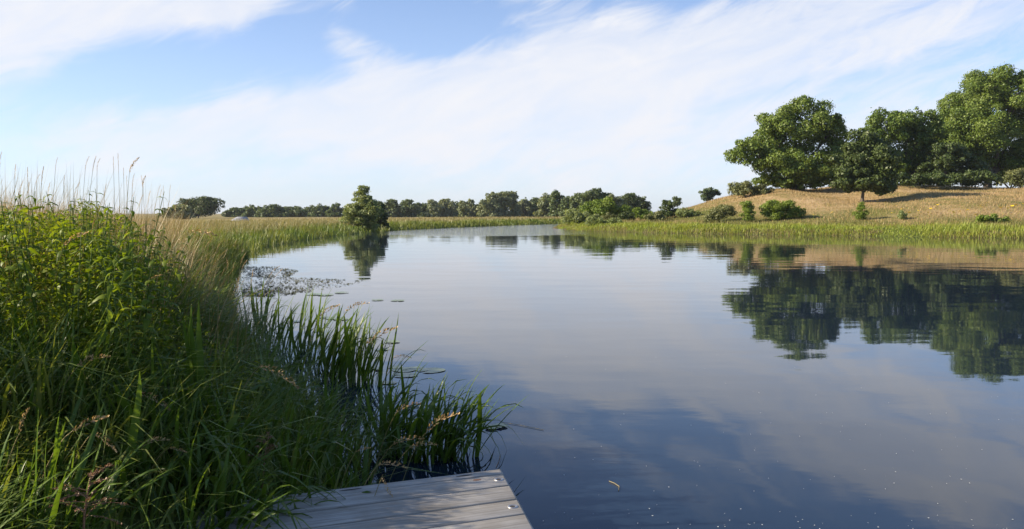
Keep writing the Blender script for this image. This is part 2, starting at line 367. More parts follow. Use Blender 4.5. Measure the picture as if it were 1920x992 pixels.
# ================================================================== jetty
JZ = 0.36
c0 = G(940, 878, JZ); c1 = G(1003, 992, JZ); pL = G(640, 914.5, JZ)
ed = (c1 - c0)[:2]; ed /= np.linalg.norm(ed)              # along the open edge, towards the camera
al = (pL - c0)[:2]; al /= np.linalg.norm(al)              # along the planks, towards the bank
m, nt, n, l = newmat('weathered_plank')
tcn = n('ShaderNodeTexCoord'); oi = n('ShaderNodeObjectInfo')
cmb = n('ShaderNodeVectorMath'); cmb.operation = 'ADD'; l(tcn.outputs['Object'], cmb.inputs[0])
sc_ = n('ShaderNodeVectorMath'); sc_.operation = 'SCALE'; sc_.inputs[0].default_value = (3, 17, 5); l(oi.outputs['Random'], sc_.inputs[3]); l(sc_.outputs[0], cmb.inputs[1])
mp = n('ShaderNodeMapping'); mp.inputs['Scale'].default_value = (1.2, 30, 30); l(cmb.outputs[0], mp.inputs[0])
g1 = n('ShaderNodeTexNoise'); g1.inputs['Scale'].default_value = 1.6; g1.inputs['Detail'].default_value = 9; g1.inputs['Roughness'].default_value = 0.65; g1.inputs['Distortion'].default_value = 0.6; l(mp.outputs[0], g1.inputs['Vector'])
g2 = n('ShaderNodeTexNoise'); g2.inputs['Scale'].default_value = 4.0; g2.inputs['Detail'].default_value = 5; l(cmb.outputs[0], g2.inputs['Vector'])
rg1 = ramp(nt, [(0.25, (0.18, 0.16, 0.135)), (0.42, (0.34, 0.315, 0.275)), (0.60, (0.45, 0.425, 0.385)), (0.8, (0.54, 0.51, 0.47))]); l(g1.outputs['Fac'], rg1.inputs[0])
rg2 = ramp(nt, [(0.3, (0.66, 0.63, 0.58)), (0.65, (1.0, 1.0, 1.0))]); l(g2.outputs['Fac'], rg2.inputs[0])
mm = n('ShaderNodeMix'); mm.data_type = 'RGBA'; mm.blend_type = 'MULTIPLY'; mm.inputs[0].default_value = 1; l(rg1.outputs[0], mm.inputs[6]); l(rg2.outputs[0], mm.inputs[7])
b = n('ShaderNodeBsdfPrincipled'); l(mm.outputs[2], b.inputs['Base Color']); b.inputs['Roughness'].default_value = 0.7; b.inputs['Specular IOR Level'].default_value = 0.3
bp = n('ShaderNodeBump'); bp.inputs['Strength'].default_value = 0.35; bp.inputs['Distance'].default_value = 0.004; l(g1.outputs['Fac'], bp.inputs['Height']); l(bp.outputs[0], b.inputs['Normal'])
l(b.outputs[0], n('ShaderNodeOutputMaterial').inputs[0])
MAT['plank'] = m
jetty = empty('wooden_jetty', (c0[0], c0[1], JZ), (0, 0, math.atan2(-al[1], -al[0])))
tag(jetty, 'weathered grey wooden jetty of wide planks at the water edge', 'jetty')
# local frame: +x along planks towards the open end, -y towards the camera
th = math.atan2(-al[1], -al[0]); Rz = np.array([[math.cos(th), math.sin(th)], [-math.sin(th), math.cos(th)]])
el_ = Rz @ ed                                             # open edge direction in local frame
skew = el_[0] / el_[1]
seams = [878, 888, 909.5, 935, 962, 992]
ys = []
for k, sy in enumerate(seams):
    g = G(940 + (sy - 878) * 63 / 114, sy, JZ); ys.append((Rz @ (g - c0)[:2])[1])
while len(ys) < 26: ys.append(ys[-1] - 0.232 - 0.012 * math.sin(len(ys) * 2.1))
def disc(r, z, k=14, r0=None):
    t = np.arange(k) / k * 2 * math.pi
    if r0 is None:
        return np.vstack([np.stack([r * np.cos(t), r * np.sin(t), np.full(k, z)], 1), [[0, 0, z]]]), np.array([(i, (i + 1) % k, k) for i in range(k)])
    V = np.vstack([np.stack([q * np.cos(t), q * np.sin(t), np.full(k, zz)], 1) for q, zz in r0])
    F = np.array([(a_ * k + i, a_ * k + (i + 1) % k, (a_ + 1) * k + (i + 1) % k, (a_ + 1) * k + i) for a_ in range(len(r0) - 1) for i in range(k)])
    return V, F
bw = Buf(); v_, f_ = disc(0, 0, 14, [(0.030, -0.002), (0.030, 0.003), (0.024, 0.005), (0.015, 0.0018), (0.013, 0.0012)]); bw.add(v_, f_); washer = bw.mesh('bolt', True); washer.materials.append(MAT['steel'])
bw = Buf(); v_, f_ = disc(0.0145, 0.0016); bw.add(v_, f_); socket_shade = bw.mesh('bolt_socket_shade'); socket_shade.materials.append(MAT['hole_shade'])  # flat dark disc, the bolt hole's inner shade put into colour
for k in range(len(ys) - 1):
    y1, y0 = ys[k] - 0.006, ys[k + 1] + 0.006
    Lp = 1.95; bz = 0.006
    # cross-section with rounded arrises, swept along x with the end cut on the skew
    sec = [(y0, -0.05), (y0, -bz), (y0 + bz * .4, -bz * .35), (y0 + bz * 1.2, 0), (y1 - bz * 1.2, 0), (y1 - bz * .4, -bz * .35), (y1, -bz), (y1, -0.05)]
    dz = random.uniform(-0.0025, 0.0025)
    V = []; ns = len(sec)
    jit = random.uniform(-0.006, 0.004)
    for xi, dzz in ((-Lp, 0), (-0.012 + jit, 0), (jit, -bz)):
        for (yy, zz) in sec: V.append((xi + skew * yy, yy, zz + dz + (dzz if zz > -0.04 else 0)))
    F = [(a_ * ns + i, a_ * ns + i + 1, (a_ + 1) * ns + i + 1, (a_ + 1) * ns + i) for a_ in range(2) for i in range(ns - 1)]
    F += [(a_ * ns + ns - 1, a_ * ns, (a_ + 1) * ns, (a_ + 1) * ns + ns - 1) for a_ in range(2)]
    B = Buf(); B.add(V, F)
    e = 2 * ns; cap = np.array([(e + i, e + i + 1, e + ns - 1) for i in range(0, ns - 2)]); B.F3.append(cap)
    pl = obj('plank', B.mesh('plank'), MAT['plank'], jetty)
    if k in (1, 3) or k > 5:
        yc = (y0 + y1) / 2 + 0.01
        wa = obj('bolt', washer, None, pl, (skew * yc - 0.055, yc, dz)); 
        so_ = obj('bolt_socket_shade', socket_shade, None, pl, (skew * yc - 0.055, yc, dz + 0.0006))
    if k == 1:
        kn = Buf(); v_, f_ = disc(0.018, 0.0); v_ = v_ * np.array([1.5, 0.8, 1]); kn.add(v_, f_)
        obj('knot', kn.mesh('knot'), MAT['dockbrown'], pl, (skew * y1 - 0.20, y1 - 0.05, dz + 0.0012))
    if k == 0:
        for xo, ln in ((-0.27, 0.055), (-0.98, 0.07)):
            kn = Buf(); v_, f_ = disc(0.5, 0.0, 16); v_ = v_ * np.array([ln * 2, 0.02, 1]); kn.add(v_, f_)
            obj('slot_shade', kn.mesh('slot_shade'), MAT['hole_shade'], pl, (xo, (y0 + y1) / 2, dz + 0.0012))  # flat dark oval on the board, shade of an opening painted on
yb = ys[-1]
for xo in (-0.18, -1.0, -1.8):
    V, F = box(-0.04, 0.04, yb + 0.02, -0.03, -0.20, -0.0535)
    V = V + np.stack([skew * V[:, 1], 0 * V[:, 0], 0 * V[:, 0]], 1); V[:, 0] += xo
    obj('joist', mesh('joist', V, F), MAT['plank'], jetty)
for xo in (-0.18, -1.8):
    for yy in (-0.25, -2.6, -5.2):
        V, F = tube([(xo + skew * yy, yy, -1.6), (xo + skew * yy, yy, -0.21)], 0.07, 10)
        obj('post', mesh('post', V, F, None, True), MAT['shedwall'], jetty)

# ================================================================== trees
def leaves(C, nrm, size, asp=1.35, fold=0.25):
    """one folded diamond per centre"""
    k = len(C)
    r = rng.normal(size=(k, 3)); t = np.cross(nrm, r); t /= np.linalg.norm(t, axis=1)[:, None] + 1e-9
    s = np.cross(nrm, t)
    size = np.broadcast_to(size, (k,))[:, None]
    V = np.stack([C - t * size * .5, C + s * size * .5 / asp + nrm * size * fold * .5, C + t * size * .5, C - s * size * .5 / asp + nrm * size * fold * .5], 1)
    return V.reshape(-1, 3), np.arange(4 * k).reshape(-1, 4)
def unit(k):
    v = rng.normal(size=(k, 3)); return v / np.linalg.norm(v, axis=1)[:, None]
DK = 3.2
def crown_cloud(lobes, dens, size, clump=0.30, up=0.25, inner=0.25):
    """lobes: (centre, radii) -> leaf centres, normals, sizes, tint; leaves sit on many small clumps over each lobe"""
    Cs, Ns, Sz, Rd = [], [], [], []
    for c, r in lobes:
        r = np.asarray(r, float); rm = r.mean()
        k = max(5, int(round(20 * (0.30 / clump) ** 2)))
        u = unit(k * 2); u = u[(u[:, 2] > -0.75)][:k]; k = len(u)
        cc = c + u * r * rng.uniform(0.62, 0.98, k)[:, None]
        cr = rm * clump * rng.uniform(0.45, 1.5, k)
        tint = rng.uniform(0, 1, k)
        for q in range(k):
            nl = max(6, int(DK * dens * cr[q] ** 2 / size ** 2))
            d = unit(nl); d[:, 2] += up; d /= np.linalg.norm(d, axis=1)[:, None]
            rad = rng.uniform(0.35, 1.0, nl) ** 0.45
            Cs.append(cc[q] + d * (cr[q] * rad * rng.uniform(.8, 1.2, nl) * np.where(rng.uniform(0, 1, nl) < .1, rng.uniform(1, 1.45, nl), 1))[:, None] * np.array([1.1, 1.1, 0.8]))
            w = d + unit(nl) * 0.8; Ns.append(w / np.linalg.norm(w, axis=1)[:, None])
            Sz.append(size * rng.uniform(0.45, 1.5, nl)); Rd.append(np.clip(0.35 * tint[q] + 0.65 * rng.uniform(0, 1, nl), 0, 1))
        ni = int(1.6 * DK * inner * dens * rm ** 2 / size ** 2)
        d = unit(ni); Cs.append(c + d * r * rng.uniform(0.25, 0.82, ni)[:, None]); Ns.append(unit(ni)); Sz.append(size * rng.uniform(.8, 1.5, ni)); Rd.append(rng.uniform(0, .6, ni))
    return np.concatenate(Cs), np.concatenate(Ns), np.concatenate(Sz), np.concatenate(Rd)
def tree(name, label, cat, base, lobes, mat, size, dens=9.0, clump=0.30, trunk_r=0.3, group=None, inner=0.25, limbs=True, up=0.25, fork=0.45):
    """lobes in world coordinates; thing > trunk, crown"""
    base = np.asarray(base, float)
    e = empty(name, base); tag(e, label, cat, group)
    C, Nn, Sz, Rd = crown_cloud([(np.asarray(c, float) - base, r) for c, r in lobes], dens, size, clump, up, inner)
    C[:, 2] = np.maximum(C[:, 2], 0.05)
    V, F = leaves(C, Nn, Sz)
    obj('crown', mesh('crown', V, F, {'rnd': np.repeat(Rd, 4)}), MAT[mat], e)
    B = Buf()
    cm = np.mean([np.asarray(c, float) for c, r in lobes], axis=0) - base
    top = max(c[2] + r[2] * .5 for c, r in lobes) - base[2]
    fk = np.array([cm[0] * .25, cm[1] * .25, max(0.12 * top, fork * min(c[2] - r[2] for c, r in lobes) + 0.1 * top - fork * base[2])])
    fk[2] = np.clip(fk[2], 0.1 * top, 0.5 * top)
    p = np.array([[0, 0, -0.25], [0.02, 0, 0.0], fk * np.array([.4, .4, .5]), fk])
    B.add(*tube(p, [trunk_r * 1.5, trunk_r * 1.15, trunk_r * .9, trunk_r * .75], 9))
    for c, r in lobes:
        q = np.asarray(c, float) - base
        mid = fk + (q - fk) * .5 + rng.normal(size=3) * np.array([.08, .08, .03]) * np.linalg.norm(q - fk) + np.array([0, 0, .05 * top])
        B.add(*tube([fk - [0, 0, trunk_r * .4], mid, q], [trunk_r * .62, trunk_r * .38, trunk_r * .14], 6))
        if limbs:
            for _ in range(5):
                d = unit(1)[0]; d[2] = abs(d[2]) * .8 - .1
                B.add(*tube([mid + (q - mid) * rng.uniform(.2, 1), q + d * np.asarray(r) * .45, q + d * np.asarray(r) * .85], [trunk_r * .16, trunk_r * .10, trunk_r * .03], 4))
    obj('trunk', B.mesh('trunk', True), MAT['bark'], e)
    return e
def lobes_px(D, spec, depth=0.9, spread=0.5):
    out = []
    for i, (px, py, rx, ry) in enumerate(spec):
        k = D / FPX
        dd = (rng.uniform(-1, 1) * spread) * rx * k
        out.append((P(px, py, D + dd), (rx * k, (rx + ry) / 2 * k * depth, ry * k)))
    return out
def gz(x, y): return float(terr(np.array([x]), np.array([y]))[0])
def ground_at(px, D):
    x = (px - CX) / (FPX / math.cos(PITCH)) * D
    return np.array([x, D, float(terr(np.array([x]), np.array([D]))[0]) - 0.05])
# --- the oaks on the hill
def hill_tree(px, D, spec, label, mat='oak', size=0.26, tr=0.42, name='oak_tree', cat='oak tree', dens=8.5, clump=0.25, inner=0.25, fork=0.45):
    return tree(name, label, cat, ground_at(px, D), lobes_px(D, spec), mat, size, dens, clump, tr, 'oaks on the hill' if name == 'oak_tree' else None, inner, fork=fork)
hill_tree(1487, 112, [(1500, 236, 66, 46), (1452, 262, 48, 46), (1556, 246, 34, 34), (1404, 288, 38, 28), (1470, 312, 62, 32), (1535, 300, 56, 44), (1505, 326, 50, 24), (1580, 300, 30, 38), (1445, 338, 32, 14), (1495, 344, 46, 13), (1550, 338, 36, 16)],
          'broad spreading oak at the left end of the hilltop trees, leaning limb over the slope')
hill_tree(1700, 124, [(1655, 244, 42, 34), (1705, 228, 38, 28), (1742, 244, 34, 34), (1690, 285, 62, 42), (1745, 310, 48, 34), (1660, 315, 50, 30)],
          'thin-topped oak between the small round oak and the tall right-hand oak', inner=0.2, dens=9.0)
hill_tree(1590, 128, [(1580, 300, 34, 30), (1610, 318, 40, 26), (1640, 290, 34, 32), (1600, 338, 50, 16)], 'oak half hidden behind the small round dark oak', tr=0.3)
hill_tree(1755, 140, [(1765, 262, 36, 34), (1735, 290, 40, 34), (1800, 268, 40, 38), (1770, 325, 60, 24)], 'oak filling the gap left of the tall right-hand oak', tr=0.35)
hill_tree(1850, 132, [(1842, 178, 62, 44), (1900, 170, 58, 44), (1788, 222, 42, 44), (1850, 240, 70, 46), (1925, 225, 46, 52), (1800, 290, 52, 36), (1885, 295, 60, 38), (1935, 300, 40, 36)],
          'tallest oak with huge crown at the right edge of the photo', tr=0.6)
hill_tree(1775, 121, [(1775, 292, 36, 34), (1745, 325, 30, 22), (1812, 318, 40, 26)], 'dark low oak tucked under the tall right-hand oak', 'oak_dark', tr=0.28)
hill_tree(1616, 97, [(1622, 286, 46, 40), (1592, 312, 36, 30), (1655, 312, 36, 34), (1622, 340, 50, 24), (1660, 352, 26, 16), (1588, 344, 28, 15)],
          'small round dark oak standing alone before the others on the slope', 'oak_dark', 0.26, 0.20, dens=11, clump=0.26, inner=0.4, fork=0.9)
def shrub(name, label, px, D, spec, mat, size, cat='shrub', group=None, tr=0.05, dens=8, clump=0.34, inner=0.3):
    bot = max(py + ry for _, py, _, ry in spec) - 1
    for d in np.arange(D - 22, D + 16, .5):
        q = P(px, bot, d)
        if not in_river(np.array([q[0]]), np.array([d]))[0] and gz(q[0], d) > q[2]: D = d; break
    else:
        g = ground_at(px, D); k = (g[2] + .05 - P(px, bot, D)[2]) * FPX / D
        spec = [(a_, b_ - k, rx, ry) for a_, b_, rx, ry in spec]
    return tree(name, label, cat, ground_at(px, D), lobes_px(D, spec), mat, size, dens, clump, tr, group, inner, limbs=False, fork=0.2)
shrub('elder_shrub', 'grey-green shrub at the foot of the leftmost hilltop oak', 1395, 108, [(1390, 338, 26, 17), (1425, 343, 22, 12)], 'olive', 0.22, tr=0.08)
shrub('undergrowth_shrub', 'olive shrub under the tall oak at the right edge', 1905, 118, [(1905, 336, 34, 16), (1940, 340, 30, 14)], 'olive', 0.24, tr=0.08)
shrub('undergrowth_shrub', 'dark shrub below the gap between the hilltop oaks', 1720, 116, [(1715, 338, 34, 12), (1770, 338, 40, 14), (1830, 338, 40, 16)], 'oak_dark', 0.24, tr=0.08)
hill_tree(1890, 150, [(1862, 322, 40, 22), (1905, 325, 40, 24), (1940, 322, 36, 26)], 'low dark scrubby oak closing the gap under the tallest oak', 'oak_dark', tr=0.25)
shrub('hawthorn_bush', 'small dark bush with pointed top on the left shoulder of the hill', 1250, 101, [(1251, 374, 13, 13), (1244, 388, 17, 12), (1262, 386, 12, 10)], 'oak_dark', 0.17, 'bush', tr=0.08)
shrub('willow_bush', 'light green bush leaning left of the small dark pointed bush', 1222, 99, [(1228, 394, 18, 10)], 'olive', 0.17, 'bush')
shrub('willow_bush', 'dull olive bush on the bank left of the three bright green bushes', 1350, 86, [(1350, 399, 26, 16), (1335, 408, 18, 10)], 'olive', 0.13, 'bush')
shrub('alder_bush', 'narrow bright green bush, leftmost of the three on the right bank', 1404, 84, [(1404, 388, 13, 12), (1402, 404, 14, 14)], 'bright', 0.13, 'bush')
shrub('alder_bush', 'largest bright green bush, middle of the three on the right bank', 1456, 83, [(1458, 386, 24, 13), (1446, 398, 26, 14), (1472, 402, 16, 12)], 'bright', 0.13, 'bush')
shrub('alder_bush', 'low green bush, rightmost of the three on the right bank', 1494, 83, [(1494, 398, 16, 13)], 'bright', 0.13, 'bush')
shrub('alder_sapling', 'slender green sapling on the bank below the small round oak', 1614, 80, [(1615, 388, 8, 10), (1613, 402, 12, 12)], 'bright', 0.11, 'sapling')
shrub('willow_bush', 'large round green willow bush on the spit where the river bends', 1130, 118, [(1130, 380, 30, 18), (1165, 388, 22, 14), (1105, 392, 26, 14)], 'bright', 0.2, 'bush', tr=0.1)
shrub('willow_bush', 'pale green bush at the water on the tip of the spit', 1075, 112, [(1078, 406, 24, 14), (1105, 412, 24, 12)], 'alder', 0.17, 'bush')
shrub('bramble_bush', 'low dark bush on the spit bank right of the willows', 1178, 100, [(1176, 407, 16, 10)], 'oak_dark', 0.14, 'bush')
shrub('bramble_bush', 'low brownish-green bush between the willows and dark bush on the spit', 1148, 104, [(1145, 408, 16, 9)], 'olive', 0.14, 'bush')
shrub('willow_bush', 'pale bush at the left foot of the hill beside the dark pointed bush', 1283, 97, [(1283, 398, 15, 9), (1300, 402, 14, 8)], 'alder', 0.14, 'bush')
shrub('willow_bush', 'green bush between the low dark bush and the light leaning bush on the spit', 1203, 99, [(1200, 400, 16, 10), (1214, 405, 14, 8)], 'bright', 0.15, 'bush')
shrub('bramble_bush', 'flat green thicket at the water below the willow bushes on the spit', 1120, 108, [(1118, 416, 22, 8), (1150, 418, 20, 7)], 'alder', 0.14, 'bush')
shrub('alder_sapling', 'small pale sapling on the bank right of the slender one', 1690, 78, [(1690, 405, 9, 9)], 'alder', 0.11, 'sapling')
shrub('bramble_bush', 'low green bush at the right end of the right bank', 1850, 74, [(1850, 410, 20, 9), (1874, 414, 16, 7)], 'bright', 0.12, 'bush')
for px, py, D in ((1397, 360, 100),):
    shrub('gorse_bush', 'tiny lone green bush on the bare hill below the grey-green shrub', px, D, [(px, 359, 5, 4)], 'oak_dark', 0.1, 'bush', tr=0.03)
# --- the pair on the far left bank
D = 86
def cone_spec(px, top, bot, w, n_):
    out = []
    for i in range(n_):
        t = (i + .5) / n_; y = top + (bot - top) * t
        out.append((px + random.uniform(-.06, .06) * w, y, w * (0.22 + 0.78 * t ** .9) * 1.0, (bot - top) / n_ * 1.0))
    return out
tree('alder_tree', 'light green cone-shaped alder on the left bank by the water', 'alder tree', ground_at(680, D + 2),
     lobes_px(D + 2, cone_spec(680, 351, 426, 42, 8) + [(655, 398, 16, 14), (700, 395, 16, 16)]), 'alder', 0.15, 8, 0.30, 0.12, None, 0.18, fork=0.3)
tree('alder_tree', 'dark green tree just right of the light cone-shaped alder on the left bank', 'alder tree', ground_at(712, D + 9),
     lobes_px(D + 9, [(712, 388, 11, 14), (712, 408, 14, 16), (700, 420, 16, 10), (720, 424, 12, 9)]), 'oak_dark', 0.15, 10, 0.30, 0.10, None, 0.5, fork=0.3)
# --- far trees: centre px, top, half width, distance, kind
FAR = [(333, 386, 24, 300, 'far_pale', 'pale bushy'), (372, 362, 46, 240, 'oak_dark', 'big round dark'), (440, 390, 16, 470, 'far', 'low rounded'), (458, 388, 15, 480, 'far', 'low dark'), (480, 387, 17, 460, 'far', 'rounded'),
       (512, 385, 22, 450, 'far', 'broad rounded'), (550, 387, 19, 470, 'far', 'spreading low'), (582, 386, 13, 500, 'far', 'small round'), (602, 385, 16, 490, 'far', 'open-crowned'), (627, 381, 12, 470, 'far', 'upright narrow'),
       (655, 390, 14, 500, 'far', 'low dark'), (733, 375, 17, 440, 'far', 'dark broad'), (760, 375, 17, 450, 'far', 'dark tall'), (785, 380, 12, 470, 'far', 'small dark'), (800, 381, 12, 470, 'far', 'rounded dark'),
       (815, 374, 12, 450, 'far_pale', 'pale upright'), (838, 372, 14, 455, 'far_pale', 'pale feathery'), (858, 378, 10, 470, 'far', 'dark narrow'), (870, 375, 9, 440, 'far_pale', 'slim pale'), (884, 374, 9, 445, 'far_pale', 'slim silvery'),
       (899, 381, 10, 470, 'far', 'dark small'), (920, 360, 16, 430, 'far_pale', 'tall pale'), (942, 358, 15, 435, 'far_pale', 'tall silvery'), (963, 358, 11, 440, 'far_pale', 'tall slender'), (985, 371, 12, 450, 'far_pale', 'pale round'),
       (1008, 371, 13, 440, 'far', 'dark round'), (1026, 364, 14, 380, 'far_pale', 'full pale'), (1046, 358, 14, 370, 'far', 'tall full'), (1066, 365, 12, 360, 'far', 'dark bushy'), (1085, 362, 16, 330, 'far', 'rounded green'),
       (1115, 351, 24, 320, 'far', 'highest rounded'), (1150, 362, 14, 320, 'far_pale', 'thin pale'), (1180, 360, 16, 330, 'far', 'dark spreading'), (1202, 370, 12, 340, 'far', 'small dark')]
ORD = ['first', 'second', 'third', 'fourth', 'fifth', 'sixth', 'seventh', 'eighth', 'ninth', 'tenth', 'eleventh', 'twelfth', 'thirteenth', 'fourteenth', 'fifteenth', 'sixteenth', 'seventeenth', 'eighteenth', 'nineteenth', 'twentieth']
def ordinal(i):
    return ORD[i] if i < 20 else {2: 'twenty-', 3: 'thirty-'}[(i + 1) // 10] + ORD[(i + 1) % 10 - 1] if (i + 1) % 10 else {3: 'thirtieth'}.get((i + 1) // 10)
for i, (px, top, hw, D, mat, adj) in enumerate(FAR):
    D = D if i == 1 else D * .66
    bot = 409; h = bot - top; hw *= 1.35
    if i == 1:
        spec = [(372, 384, 30, 20), (350, 390, 22, 15), (396, 388, 24, 18), (372, 396, 40, 14)]
    elif 'tall' in adj or 'slim' in adj or 'upright' in adj:
        spec = [(px + random.uniform(-.25, .25) * hw, top + h * t, hw * w, h * .2) for t, w in ((.2, .62), (.4, .85), (.62, 1.0), (.85, 1.05))]
    else:
        spec = [(px - hw * .38, top + h * .45, hw * .6, h * .33), (px + hw * .4, top + h * .42, hw * .58, h * .34), (px + random.uniform(-.2, .2) * hw, top + h * .26, hw * .62, h * .26), (px - hw * .35, top + h * .78, hw * .75, h * .26), (px + hw * .4, top + h * .8, hw * .75, h * .26)]
    lab = 'big round dark tree in the meadow at the left, near the grey roof' if i == 1 else '%s tree of the far tree line, %s from its left end' % (adj, ordinal(i))
    tree('field_tree' if i == 1 else 'far_tree', lab, 'tree', ground_at(px, D), lobes_px(D, spec, .8, .3), mat, 0.0022 * D * (0.75 if i == 1 else 1), 8, 0.34, D * 0.0007, None if i == 1 else 'far tree line', 0.5, limbs=False, fork=0.2)
tree('far_tree', 'small dark tree peeping over the hill crest beside the tiny distant one', 'tree', ground_at(1326, 190), lobes_px(190, [(1326, 360, 14, 8), (1340, 362, 10, 6), (1326, 370, 16, 10)]), 'far', 0.32, 8, .34, .15, None, .5, limbs=False)
tree('far_tree', 'tiny distant tree showing over the left shoulder of the hill', 'tree', ground_at(1270, 230), lobes_px(230, [(1269, 374, 9, 5), (1269, 382, 9, 6)]), 'far', 0.34, 8, .34, .12, None, .5, limbs=False)

# --- shed roof in the meadow and the leaning timber
sh = empty('field_shed', ground_at(449, 118)); tag(sh, 'low shed with grey pitched roof half hidden in the left meadow grass', 'shed')
V, F = box(-.95, 1.0, -.8, .8, 0, .45); obj('wall', mesh('wall', V, F), MAT['shedwall'], sh)
V = np.array([(-1.15, -1.0, 0.42), (-.35, 0, 1.0), (1.05, 0, 1.0), (1.1, -1.0, 0.42), (-1.15, 1.0, .42), (1.1, 1.0, .42)])
obj('roof', mesh('roof', V, [np.array([(0, 3, 2, 1), (5, 4, 1, 2)]), np.array([(4, 0, 1), (3, 5, 2)])]), MAT['roof'], sh)
tf = empty('timber_frame', ground_at(958, 330)); tag(tf, 'bleached leaning timber frame below the tall pale far trees', 'frame')
for nm, a_, b_, r_ in (('leaning_pole', (-1.2, 0, 0), (1.3, 0, 3.2), .16), ('brace', (-.9, .2, 0.9), (1.2, .2, 0.6), .14), ('prop', (.2, 0, 2.0), (1.5, .3, 0), .14), ('branch_stub', (1.0, 0, 2.8), (.4, -.2, 3.4), .10)):
    a_, b_ = np.array(a_), np.array(b_); V, F = tube([a_, (a_ + b_) / 2 + [.03, 0, .04], b_], [r_, r_ * .9, r_ * .75], 7)
    obj(nm, mesh(nm, V, F, None, True), MAT['timber'], tf)

# ================================================================== grass, reeds (uncountable)
def blades(Pb, H, lean, az_, wid, k=3, droop=0.5, face=None, rnd=None):
    """ribbon blades; returns V, F, rnd, t. lean = horizontal reach as a fraction of H"""
    nb = len(Pb); t = np.linspace(0, 1, k + 1)
    dirx, diry = np.cos(az_), np.sin(az_)
    fa = az_ + math.pi / 2 + rng.uniform(-.7, .7, nb) if face is None else face
    sx, sy = np.cos(fa), np.sin(fa)
    hor = (lean * H)[:, None] * (t[None, :] ** 1.8)
    z = H[:, None] * (t[None, :] - (droop * lean)[:, None] * t[None, :] ** 3 * .6)
    c = np.stack([Pb[:, 0, None] + dirx[:, None] * hor, Pb[:, 1, None] + diry[:, None] * hor, Pb[:, 2, None] + z], 2)
    w = wid[:, None] * np.clip(1.25 - 1.2 * t[None, :] ** 2, 0.06, 1) * .5
    off = np.stack([sx[:, None] * w, sy[:, None] * w, 0 * w], 2)
    V = np.stack([c - off, c + off], 2).reshape(nb, (k + 1) * 2, 3)
    base = (np.arange(nb) * (k + 1) * 2)[:, None]
    f = np.array([(2 * i, 2 * i + 1, 2 * i + 3, 2 * i + 2) for i in range(k)])
    F = (base[:, :, None] + f[None]).reshape(-1, 4)
    rnd = rng.uniform(0, 1, nb) if rnd is None else rnd
    return V.reshape(-1, 3), F, np.repeat(rnd, (k + 1) * 2), np.tile(np.repeat(t, 2), nb)
def scatter(xr, yr, nn, keep):
    x = rng.uniform(*xr, nn); y = rng.uniform(*yr, nn)
    z, dl, dr, ins, left = terr(x, y, True)
    k = keep(x, y, z, dl, dr, ins, left)
    return x[k], y[k], z[k], dl[k], dr[k], left[k]
def grass_obj(name, label, mat, x, y, z, H, lean, az_, wid, k=3, droop=.5, rnd=None):
    V, F, r, t = blades(np.stack([x, y, z], 1), H, lean, az_, wid, k, droop, None, rnd)
    return tag(obj(name, mesh(name, V, F, {'rnd': r, 't': t}), MAT[mat]), label, 'grass', kind='stuff')
def in_view(x, y, m_=0.06): return np.abs(x) < (0.62 + m_) * y + 1.0
TAU = 2 * math.pi
# right bank: reeds and lush herbs by the water
x, y, z, dl, dr, lf = scatter((3, 75), (50, 150), 520000, lambda x, y, z, dl, dr, ins, left: (~left) & in_view(x, y) & (dr < 22) & (~ins | (dr < 0.6 * vnoise(x, y, 3, 20))) & (rng.uniform(0, 1, len(x)) < np.clip(1.0 - dr / 8, .06 * (vnoise(x, y, 2.2, 25) > .5), 1) * np.clip(.35 + 1.3 * vnoise(x, y, 1.1, 26), 0, 1)) & (y < 140))
cl = vnoise(x, y, 1.3, 21); big = vnoise(x, y, 5.5, 23)
H = (0.15 + 0.62 * cl * (.1 + big) + .12 * vnoise(x, y, .5, 24)) * np.clip(1.1 - dr / 10, .3, 1) * rng.uniform(.4, 1.45, len(x)) * np.where(dr < .9, .7, 1)
rn = np.clip(0.05 + 0.45 * vnoise(x, y, 2.6, 22) + .3 * big + 0.25 * rng.uniform(-.5, 1, len(x)) + 0.045 * dr, 0, 1)
grass_obj('bank_reeds', 'lush green reeds and herbs along the sunny right bank', 'reed', x, y, np.maximum(z, -.1), H, rng.uniform(.1, .9, len(x)), rng.uniform(0, TAU, len(x)), rng.uniform(.03, .07, len(x)), 2, rnd=rn)
x, y, z, dl, dr, lf = scatter((3, 62), (58, 125), 300000, lambda x, y, z, dl, dr, ins, left: (~left) & in_view(x, y) & (dr < 1.0) & (~ins | (dr < .5)) & (vnoise(x, y, 1.7, 27) > .3))
grass_obj('dead_reeds', 'brown dead stems at the foot of the right bank', 'dry', x, y, np.maximum(z, -.1), rng.uniform(.12, .45, len(x)), rng.uniform(.1, 1.0, len(x)), rng.uniform(0, TAU, len(x)), rng.uniform(.03, .05, len(x)), 1, rnd=rng.uniform(0, .6, len(x)))
# the hill: short dry turf
x, y, z, dl, dr, lf = scatter((5, 85), (70, 130), 165000, lambda x, y, z, dl, dr, ins, left: (~left) & in_view(x, y) & (dr > 3.5) & (dr < 50) & ~ins)
dd = vnoise(x, y, 6, 8); rn = np.clip(-.6 + 0.75 * vnoise(x, y, 5, 31) + .35 * vnoise(x, y, 12, 34) + .3 * rng.uniform(0, 1, len(x)) + .028 * np.minimum(dr, 24), 0, 1)
H = rng.uniform(.08, .28, len(x)) * (1 + .8 * (dr < 9)) * (0.6 + 0.8 * vnoise(x, y, 2, 33))
grass_obj('hill_grass', 'dry straw-coloured grass covering the hill', 'hillgrass', x, y, z, H, rng.uniform(.1, .7, len(x)), rng.uniform(0, TAU, len(x)), rng.uniform(.025, .05, len(x)), 1, rnd=rn)
